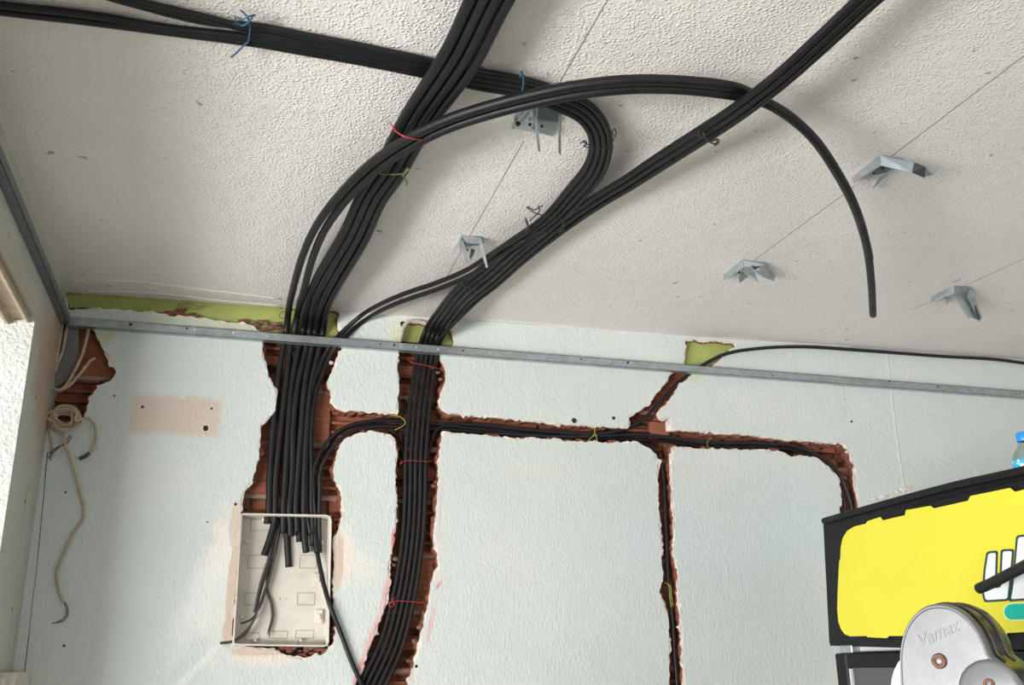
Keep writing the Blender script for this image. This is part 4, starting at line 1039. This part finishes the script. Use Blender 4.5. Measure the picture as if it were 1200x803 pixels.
bracket('largest steel bracket, with a flat arm pointing right, on the right of the ceiling', [
    ('base_plate', q((1033, 182, .001), (1060, 186, .001), (1046, 202, .001), (1018, 206, .001))),
    ('flange', q((1031, 182, .002), (1032, 194, .028), (1000, 214, .028), (998, 208, .002))),
    ('arm', q((1032, 182, .012), (1071, 190.5, .03), (1068, 202, .05), (1032, 194, .034))),
    ('arm_end', q((1072, 191, .034), (1085, 196, .045), (1084, 209, .055), (1069, 202.5, .05))),
    ('bent_tip', q((1085, 197, .045), (1097, 200, .04), (1094, 205, .052), (1084, 207, .055))),
    ('tongue', q((1046, 200, .006), (1031, 206, .02), (1022, 221, .02), (1024, 220, .004)))], ((1034, 197, .03, .005), (1024, 203, .01, .003)))
bracket('small steel bracket left of the hanging hose end, above the horizontal chase', [
    ('base_plate', q((871, 304, .001), (896, 308, .001), (893, 316, .001), (862, 316, .001))),
    ('flange', q((870, 304, .002), (871, 314, .026), (848, 328.5, .026), (848, 322, .002))),
    ('front_flap', q((871, 304.5, .002), (896, 308, .002), (897, 311, .02), (872, 313, .024))),
    ('tongue', q((872, 311, .02), (884, 318, .03), (889, 332, .06), (886, 327, .06), (874, 318, .03))),
    ('tongue', q((884, 318, .03), (890, 314, .03), (905, 329, .05), (895, 325, .05))),
    ('inner_flange', q((881, 311.5, .022), (892, 311.5, .018), (884, 316.5, .030))),
    ('flange', q((896, 308.5, .002), (909, 324, .002), (906.5, 330, .028), (892, 316, .028))),
    ('tongue', q((869, 318, .004), (877, 324, .01), (867, 332, .03), (866, 326, .02)))], ((866, 319.5, .02, .004),))
bracket('small steel bracket with downturned arms, right of the hanging hose end', [
    ('base_plate', q((1118, 335, .001), (1137, 336, .001), (1141, 347, .001), (1110, 347, .001))),
    ('flange', q((1118, 335, .002), (1118, 344, .024), (1091, 355, .024), (1091, 348, .002))),
    ('front_flap', q((1118.5, 335.5, .002), (1137, 336, .002), (1142, 349, .026), (1119, 347, .026))),
    ('tongue', q((1119, 345, .024), (1130, 348, .026), (1138, 372, .08), (1135, 373, .08), (1124, 357, .04))),
    ('tongue', q((1130, 348, .026), (1136, 349, .026), (1149, 377, .08), (1138, 372, .08))),
    ('inner_flange', q((1135, 348.5, .028), (1140, 349, .026), (1149, 372, .076), (1147, 376, .084))),
    ('flange', q((1138, 338, .004), (1143, 349, .026), (1151, 373, .07), (1147, 377.5, .085), (1134, 349, .036))),
    ('tongue', q((1107, 348, .006), (1117, 349, .012), (1109, 357, .03), (1107, 354, .02)))], ())

# ------------------------------------------------------------------ old cables in the left corner
c = [on_y(x, y, WALL + .018) for x, y in ((77, 384), (92, 384), (93, 425), (86, 441), (64, 455), (62, 420))]
tag(sheet('cable_trunking', c, .012, M['grey_board'], None, (0, 1, 0)), 'flat grey trunking piece inside the broken corner under the channel', 'trunking')
GO = 'old cream cables in the corner'
def cream(pts, r, label, mat='cream_cable'):
    return tag(tube('old_cable', [P(*p) for p in pts], r, M[mat], None, 8, 7), label, 'cable', GO)
cream([(104, 380, 'w', -.02), (103, 390, 'w', -.002), (96, 416, 'w', .004), (85, 439, 'w', .006), (74, 455, 'w', .006), (66, 457, 'w', .004), (62, 454, 'w', .0)], .0052, 'cream cable curving from the channel across the grey trunking')
cream([(111, 420, 'w', -.012), (106, 423, 'w', -.002), (94, 438, 'w', .002), (82, 451, 'w', .005), (72, 457.5, 'w', .0), (66, 459, 'w', -.008)], .0052, 'cream cable out of the broken brick, lower of the two curves')
cream([(79, 380, 'w', -.006), (77, 392, 'w', .0), (73, 412, 'w', .004), (67, 427, 'w', .004), (65, 436, 'w', .002)], .005, 'cream cable dropping close to the left wall under the channel')
cream([(73, 380, 'w', .006), (70, 400, 'w', .012), (67, 415, 'w', .012), (64, 428, 'w', .010)], .0045, 'short cream cable nearest the left wall under the channel')
coil = []
for i in range(62):
    a = i / 61 * 2 * math.pi * 4.7 + 2.2
    rx, ry = 15 + 5 * math.sin(i * .37), 10.5 + 3.5 * math.cos(i * .29)
    coil.append((76 + rx * math.cos(a) + 3 * math.sin(i * .21), 491 + ry * math.sin(a) + 3 * math.cos(i * .17), 'w', .012 + .014 * math.sin(i * .55) + .0005 * i))
cream(coil + [(104, 490, 'w', .03), (111, 500, 'w', .028), (112.5, 515, 'w', .024), (109, 527, 'w', .022), (101, 535, 'w', .02)], .0048, 'coiled cream cable bunched on the wall below the broken corner')
tag(tube('cable_end', [P(105, 531, 'w', .022), P(100, 535, 'w', .021), P(93, 538, 'w', .02)], .0062, M['grey_wire'], None, 8, 4), 'dark taped cable end right of the coiled cream cable', 'cable')
tag(tubes('bare_wire', [[P(*p) for p in [(82, 510, 'w', .03), (76, 519, 'w', .028), (66, 527, 'w', .024), (57, 537, 'w', .018)]], [P(*p) for p in [(84, 512, 'w', .03), (78, 520, 'w', .03), (68, 524, 'w', .026), (58, 531, 'w', .016)]]], .0017, M['grey_wire']), 'two thin dark wires poking out under the coiled cable', 'wire')
hang = cream([(74, 505, 'w', .03), (77, 523, 'w', .028), (83, 539, 'w', .026), (88, 555, 'w', .022), (93, 575, 'w', .016), (98, 595, 'w', .012), (97, 608, 'w', .010), (88, 622, 'w', .012), (80, 637, 'w', .014), (73, 653, 'w', .014), (67, 670, 'w', .012), (67, 682, 'w', .012), (70, 695, 'w', .012), (75, 706, 'w', .012)], .0042, 'long thin cream cable dangling down the wall from the coil')
tubes('bare_tip', [[P(*p) for p in [(75, 705, 'w', .012), (77, 712, 'w', .014), (78, 720, 'w', .014), (72, 727, 'w', .014), (61, 731, 'w', .014)]], [P(*p) for p in [(75, 705, 'w', .012), (79, 711, 'w', .01), (79.5, 721, 'w', .01), (74, 728, 'w', .01), (66, 730, 'w', .012)]]], .0013, M['grey_wire'], hang)
cream([(58, 470, 'w', .01), (57, 490, 'w', .008), (57, 505, 'w', .006), (61, 520, 'w', .01), (60, 540, 'w', .006)], .003, 'thin cream cable hanging close to the corner left of the coil')
# little white socket box at the foot of the corner
c0 = on_x(2, 789, LEFT + .05); 
bm = bmesh.new(); add_box(bm, (LEFT + .0025, 3.06, 1.48), (LEFT + .05, 3.285, 1.608), .010, 3)
root = empty('socket_box', (LEFT, 3.13, 1.48), 'small off-white surface box on the left wall at the lower left corner', 'socket box')
k1 = bm_obj('housing', bm, M['white_plastic'])
bm = bmesh.new(); add_box(bm, (LEFT + .049, 3.09, 1.50), (LEFT + .054, 3.25, 1.588), .003, 1); k2 = bm_obj('cover_plate', bm, M['white_plastic'])
bm = bmesh.new(); add_box(bm, (LEFT + .003, 3.02, 1.49), (LEFT + .03, 3.07, 1.595), .006, 2); k3 = bm_obj('cable_entry', bm, M['white_plastic'])
adopt(root, k1, k2, k3)

# ------------------------------------------------------------------ drinks cooler with yellow sign
M['cool_black'] = simple('black_cooler_plastic', (0.007, 0.007, 0.008), .5, spec=.28, var=.15, vscale=20, bump=.05, bscale=200)
M['yellow'] = simple('yellow_sign_film', (0.68, 0.625, 0.043), .45, var=.02, vscale=5)
M['pale_yellow'] = simple('pale_outline', (0.80, 0.80, 0.45), .5, var=.02)
M['letter_green'] = simple('dark_green_outline', (0.01, 0.05, 0.045), .5, var=.05)
M['teal'] = simple('teal_bar', (0.0, 0.43, 0.32), .45, var=.02)
M['light_gap'] = simple('pale_door_gasket', (0.62, 0.63, 0.66), .5, var=.05)
gl = NB('dark_cooler_glass'); gl.b.inputs['Base Color'].default_value = (0.06, 0.065, 0.07, 1); gl.b.inputs['Roughness'].default_value = .08
gln = gl.noise(3, 2, .5, gl.node('ShaderNodeNewGeometry').outputs['Position']); gl.link(gl.mix(gln.outputs['Fac'], (.05, .055, .06), (.09, .095, .10)), gl.b.inputs['Base Color'])
M['cool_glass'] = gl.m
root = empty('drinks_cooler', (FRONT + .3, 2.1, 0), 'tall black drinks cooler with a torn yellow sign on its header', 'fridge')
kids = []
def fx(px, py, off=0.0): return on_x(px, py, FRONT - off)
hd = [fx(963, 607.5), fx(1200, 549), fx(1300, 522), fx(1300, 772), fx(1200, 764), fx(970.5, 757)]
V = [p for p in hd] + [p + Vector((.58, 0, 0)) for p in hd]
n = len(hd)
bm = bmesh.new(); vs = [bm.verts.new(v) for v in V]
bm.faces.new(vs[:n]); bm.faces.new(vs[n:][::-1])
for i in range(n): bm.faces.new((vs[i], vs[i + n], vs[(i + 1) % n + n], vs[(i + 1) % n]))
fe = [e for e in bm.edges if abs(e.verts[0].co.x - FRONT) < 1e-4 and abs(e.verts[1].co.x - FRONT) < 1e-4]
bmesh.ops.bevel(bm, geom=fe, offset=.006, segments=2, affect='EDGES')
kids.append(bm_obj('header_box', bm, M['cool_black']))
# lip along the top of the header: a raised rail, darker recess below it
rail = [fx(966, 611, .004), fx(1040, 590, .005), fx(1120, 569, .005), fx(1200, 551.5, .005), fx(1300, 525, .005)]
kids.append(tube('top_rail', rail, .010, M['cool_black'], None, 8, 4))
rail2 = [fx(1068, 592.5, .003), fx(1120, 579, .003), fx(1200, 560.5, .003), fx(1300, 535, .003)]
kids.append(tube('trim_ridge', rail2, .0022, M['cool_black'], None, 6, 4))
yel = [(1002, 617), (1015, 614), (1017, 611), (1032, 606), (1035, 610), (1061, 604), (1062, 598), (1091, 593), (1095, 596), (1135, 587), (1137.5, 581.5), (1184, 572), (1190, 576.5), (1300, 550),
       (1300, 738), (1200, 741), (1181, 742), (1178.5, 748), (1056, 745.5), (1042, 745.5), (1040, 748), (1017, 747), (1016, 745.5), (997, 746), (990.5, 743.5), (986, 737.5), (983, 729), (981.7, 715), (982.3, 690), (984, 657.5), (985.3, 655), (985.7, 642), (988, 631), (993, 622.5)]
kids.append(sheet('yellow_sign', [fx(x, y, .0075) for x, y in yel], .0015, M['yellow'], None, (-1, 0, 0)))
adopt(root, *kids)
sign = kids[-1]
def sign_shape(name, pxs, off, mat):
    o = sheet(name, [fx(x, y, off) for x, y in pxs], .0008, M[mat], None, (-1, 0, 0)); o.parent = sign; return o
def round_poly(pxs, r, n=4):
    out = []
    k = len(pxs)
    for i in range(k):
        p0 = Vector(pxs[i - 1]); p1 = Vector(pxs[i]); p2 = Vector(pxs[(i + 1) % k])
        a = (p0 - p1); b = (p2 - p1); ra = min(r, a.length * .45, b.length * .45)
        A = p1 + a.normalized() * ra; Bq = p1 + b.normalized() * ra
        for j in range(n + 1):
            t = j / n; out.append(tuple(A * (1 - t) ** 2 + p1 * 2 * t * (1 - t) + Bq * t * t))
    return out
def grow(pxs, d):
    k = len(pxs); out = []
    area = sum(pxs[i][0] * pxs[(i + 1) % k][1] - pxs[(i + 1) % k][0] * pxs[i][1] for i in range(k))
    sgn = 1 if area > 0 else -1
    for i in range(k):
        p0 = Vector(pxs[i - 1]); p1 = Vector(pxs[i]); p2 = Vector(pxs[(i + 1) % k])
        e1 = (p1 - p0).normalized(); e2 = (p2 - p1).normalized()
        n1 = Vector((e1.y, -e1.x)) * sgn; n2 = Vector((e2.y, -e2.x)) * sgn
        m = n1 + n2
        m = m / max(.35, m.length_squared / 2) if m.length > 1e-6 else n1
        out.append((p1.x + m.x * d, p1.y + m.y * d))
    return out
u_ = [(1158.5, 649), (1167, 648), (1165.5, 690), (1173.5, 688.5), (1175.5, 646.5), (1186, 646), (1183, 680), (1180.5, 702), (1155.5, 703.5), (1153.5, 695), (1155.5, 668)]
h_ = [(1193.5, 630), (1222, 627), (1221, 654), (1236, 655), (1232, 697), (1217, 699), (1217, 668), (1208, 668), (1206, 701), (1185, 702.5), (1187.5, 690), (1190.5, 662)]
for pts in (u_, h_):
    sign_shape('letter_outline', round_poly(grow(pts, 2.6), 3.5), .0092, 'letter_green')
    sign_shape('letter', round_poly(pts, 2.5), .0102, 'letter_white')
tl = [(1177.5, 708.5), (1300, 704), (1300, 724), (1177.5, 726.5)]
def pill(x0, y0, x1, y1, g):
    out = []; r = (y1 - y0) / 2 + g; c = (x0 + (y1 - y0) / 2, (y0 + y1) / 2)
    for j in range(9):
        a = math.pi / 2 + math.pi * j / 8; out.append((c[0] + r * math.cos(a), c[1] + r * math.sin(a)))
    return out + [(x1, y0 - g - 3), (x1, y1 + g - 3)]
sign_shape('bar_outline', pill(1177, 708, 1290, 726.5, 1.2), .0092, 'pale_yellow')
sign_shape('bar', pill(1177, 708, 1290, 726.5, 0), .0102, 'teal')
# cabinet and door below the header
yl, yr = fx(978, 770).y, fx(1300, 770).y
k2 = []
k2.append(box_obj('cabinet', (FRONT + .045, yr, .10), (FRONT + .58, yl + .005, hd[5].z - .012), M['cool_black'], None, .006, 2))
zt = fx(980, 766).z
bm = bmesh.new()
fw_ = .052
add_box(bm, (FRONT, yl - fw_, .16), (FRONT + .04, yl, zt), .004, 1); add_box(bm, (FRONT, yr, .16), (FRONT + .04, yr + fw_, zt), .004, 1)
add_box(bm, (FRONT, yr + fw_, zt - .038), (FRONT + .04, yl - fw_, zt), .004, 1); add_box(bm, (FRONT, yr + fw_, .16), (FRONT + .04, yl - fw_, .22), .004, 1)
door = bm_obj('door', bm, M['cool_black']); k2.append(door)
pane = box_obj('door_glass', (FRONT + .012, yr + fw_, .22), (FRONT + .02, yl - fw_, zt - .038), M['cool_glass'], door)
bead = box_obj('glass_bead', (FRONT + .004, yl - fw_ - .010, .22), (FRONT + .012, yl - fw_ - .003, zt - .04), M['light_gap'], door)
k2.append(box_obj('gap_strip', (FRONT + .03, yr, zt + .002), (FRONT + .06, yl - .03, hd[5].z - .002), M['light_gap']))
hb = fx(985, 761)
k2.append(box_obj('hinge', (FRONT + .004, hb.y - .045, zt), (FRONT + .03, hb.y + .012, hd[5].z), M['galv'], None, .002, 1))
k2.append(box_obj('plinth', (FRONT + .02, yr, 0), (FRONT + .58, yl, .15), M['cool_black'], None, .004, 1))
adopt(root, *k2)

# water bottle on top of the cooler
def lathe(name, prof, mat, parent=None, seg=24, c=(0, 0, 0)):
    V = []; Fc = []
    for r, z in prof:
        for k in range(seg):
            a = 2 * math.pi * k / seg; V.append((c[0] + r * math.cos(a), c[1] + r * math.sin(a), c[2] + z))
    for i in range(len(prof) - 1):
        for k in range(seg):
            k2_ = (k + 1) % seg; Fc.append((i * seg + k, i * seg + k2_, (i + 1) * seg + k2_, (i + 1) * seg + k))
    Fc.append(tuple(range(seg - 1, -1, -1))); Fc.append(tuple((len(prof) - 1) * seg + k for k in range(seg)))
    return mesh_obj(name, V, Fc, mat, parent, True)
bt = NB('clear_bottle_plastic'); bt.b.inputs['Base Color'].default_value = (.86, .95, 1, 1); bt.b.inputs['Roughness'].default_value = .06
bt.b.inputs['Transmission Weight'].default_value = 1.0; bt.b.inputs['IOR'].default_value = 1.05
M['bottle'] = bt.m
M['cap_blue'] = simple('blue_cap', (0.02, 0.24, 0.72), .35, var=.05)
lab = NB('blue_label'); lab.b.inputs['Roughness'].default_value = .4
lpos = lab.node('ShaderNodeNewGeometry').outputs['Position']; ln = lab.noise(70, 2, .5, lpos)
lab.link(lab.mix(lab.ramp(ln.outputs['Fac'], .50, .60), (0.03, 0.40, 0.72), (0.70, 0.86, 0.92)), lab.b.inputs['Base Color']); M['label_blue'] = lab.m
BX, BY = FRONT + .035, 1.722
tz = fx(1200, 549).z
BZ = tz - .035
root = empty('water_bottle', (BX, BY, BZ), 'clear water bottle with blue cap on top of the cooler', 'bottle')
kb = [lathe('bottle_body', [(.026, 0), (.031, .004), (.032, .012), (.0305, .022), (.032, .03), (.032, .058), (.030, .066), (.024, .078), (.017, .088), (.0135, .094), (.013, .102)], M['bottle'], None, 24, (BX, BY, BZ)),
      lathe('bottle_label', [(.0323, .026), (.0326, .028), (.0326, .056), (.0323, .058)], M['label_blue'], None, 24, (BX, BY, BZ)),
      lathe('cap', [(.0155, .100), (.0160, .101), (.0160, .117), (.0145, .120)], M['cap_blue'], None, 24, (BX, BY, BZ))]
adopt(root, *kb)

# ------------------------------------------------------------------ grey cast machine in front of the cooler
M['cast'] = simple('dusty_cast_aluminium', (0.205, 0.215, 0.22), .38, metal=.35, var=.12, vscale=18, bump=.15, bscale=140)
M['cast_side'] = simple('polished_machine_side', (0.16, 0.15, 0.14), .25, metal=.9, var=.25, vscale=10)
M['rust'] = simple('rusty_bolt', (0.22, 0.11, 0.08), .7, metal=.3, var=.4, vscale=120)
M['cream_enamel'] = simple('cream_enamel', (0.72, 0.69, 0.62), .4, var=.1, vscale=40)
dC = ray(1100, 772); T = 1.62 / dC.dot(FW)
O = EYE + dC * T
vdir = dC.normalized()
nrm = (-vdir + RT * -.52 + UP * -.05); nrm.z = -.03; nrm.normalize()
ux = Vector((0, 0, 1)).cross(nrm).normalized(); uz = nrm.cross(ux).normalized()
if ux.dot(RT) < 0: ux = -ux
def mp(px, py, d=0.0):
    """point of the face plane behind a picture position, d in front of it"""
    r = ray(px, py); t = (O - EYE).dot(nrm) / r.dot(nrm); return EYE + r * t + nrm * d
face = [(1055, 790), (1054.5, 770), (1057, 750), (1063, 733), (1072, 720), (1083, 711.5), (1096, 708), (1110, 709), (1124, 715), (1136, 725), (1146, 738), (1154, 754), (1160, 769), (1169, 776), (1180, 786), (1188, 799), (1192, 815), (1192, 840), (1184, 870), (1165, 900), (1140, 920), (1110, 925), (1082, 910), (1065, 870), (1057, 825)]
fs = smooth_path([Vector((x, y, 0)) for x, y in face + face[:1]], 3)[:-1]
root = empty('cutting_machine', (O.x, O.y, 0), 'grey cast metal machine head with embossed script in front of the cooler', 'machine')
loops = []
bm = bmesh.new()
cenp = Vector((1110, 800, 0))
def floop(sc, d):
    return [bm.verts.new(mp(*( (p - cenp) * sc + cenp)[:2], d)) for p in fs]
prof = [(.93, .0), (.945, -.0005), (.952, .003), (.985, .003), (1.0, -.003), (1.005, -.016), (1.0, -.018), (.99, -.03), (.995, -.055), (1.0, -.11), (.96, -.125)]
LS = [floop(s, d) for s, d in prof]
kk = len(fs)
for a, b in zip(LS[:-1], LS[1:]):
    for i in range(kk): bm.faces.new((a[i], a[(i + 1) % kk], b[(i + 1) % kk], b[i]))
bm.faces.new(LS[0]); bm.faces.new(LS[-1][::-1])
head = bm_obj('cast_head', bm, M['cast'], None)
head.data.materials.append(M['cast_side'])
for i, p in enumerate(head.data.polygons):
    if i >= kk * 5 and i < kk * 10: p.material_index = 1
head.data.polygons.foreach_set('use_smooth', [len(p.vertices) == 4 for p in head.data.polygons])
km = [head]
def disc(name, px, py, r, d0, d1, mat, ring=0):
    bm = bmesh.new(); c = mp(px, py)
    seg = 20; pr = [(0.0 if not ring else ring, d0), (r * .86, d0), (r, d0 - (d0 - d1) * .3), (r, d1)] if not ring else [(ring, d1), (ring, d0), (r * .9, d0), (r, d1 + (d0 - d1) * .5), (r, d1)]
    Ls = []
    for rr_, d in pr:
        Ls.append([bm.verts.new(c + ux * (max(rr_, 1e-4) * math.cos(2 * math.pi * k / seg)) + uz * (max(rr_, 1e-4) * math.sin(2 * math.pi * k / seg)) + nrm * d) for k in range(seg)])
    for a, b in zip(Ls[:-1], Ls[1:]):
        for i in range(seg): bm.faces.new((a[i], a[(i + 1) % seg], b[(i + 1) % seg], b[i]))
    return bm_obj(name, bm, M[mat], None, True)
km.append(disc('pivot_bolt', 1101, 775, .0125, .006, -.001, 'rust', .006))
km.append(disc('bolt_core', 1101, 775, .0055, .004, -.001, 'screw'))
km.append(disc('lower_boss', 1163, 812, .050, .010, -.001, 'cast'))
km.append(disc('boss_bolt', 1162, 802, .009, .014, .008, 'rust', .004))
# bearing drum behind the face, at its left
bm = bmesh.new()
bmesh.ops.create_cone(bm, segments=36, radius1=.085, radius2=.085, depth=.05, cap_ends=True)
bmesh.ops.bevel(bm, geom=[e for e in bm.edges if abs(e.verts[0].co.z - e.verts[1].co.z) < 1e-5], offset=.01, segments=3, affect='EDGES')
rotm = Matrix((ux, uz, nrm)).transposed().to_4x4()
bm.transform(Matrix.Translation(mp(1092, 818, -.05)) @ rotm)
km.append(bm_obj('drum', bm, M['cream_enamel'], None, False))
# embossed script, too worn to read in full
fc = bpy.data.curves.new('script', 'FONT'); fc.body = 'Vamaz'; fc.size = .029; fc.shear = .35; fc.extrude = .0005; fc.bevel_depth = .0002; fc.bevel_resolution = 0
tmp = bpy.data.objects.new('script_tmp', fc); COL.objects.link(tmp)
dg = bpy.context.evaluated_depsgraph_get(); me = bpy.data.meshes.new_from_object(tmp.evaluated_get(dg)); bpy.data.objects.remove(tmp)
me.materials.clear(); me.materials.append(M['cast'])
o = bpy.data.objects.new('embossed_script', me); COL.objects.link(o)
xd = (mp(1118, 738) - mp(1078, 756)).normalized(); yd = nrm.cross(xd).normalized()
mt = Matrix((xd, yd, nrm)).transposed().to_4x4(); mt.translation = mp(1077, 760, .0004)
me.transform(mt)
km.append(o)
# band clamp on the side and the column that carries the head
sp_ = [mp(*((fs[i] - cenp) * 1.004 + cenp)[:2], -.035) for i in range(14, 40)]
v, f = tube_data(sp_, .003, 6); km.append(mesh_obj('side_rib', v, f, M['cast_side'], None, True))
sp_ = [mp(*((fs[i] - cenp) * 1.004 + cenp)[:2], -.08) for i in range(14, 40)]
v, f = tube_data(sp_, .003, 6); km.append(mesh_obj('side_rib', v, f, M['cast_side'], None, True))
base_c = mp(1110, 850, -.065)
km.append(box_obj('column', (base_c.x - .06, base_c.y - .05, .78), (base_c.x + .06, base_c.y + .05, base_c.z), M['cream_enamel'], None, .012, 2))
km.append(box_obj('pedestal', (base_c.x - .16, base_c.y - .16, 0), (base_c.x + .16, base_c.y + .16, .80), M['cream_enamel'], None, .015, 2))
adopt(root, *km)
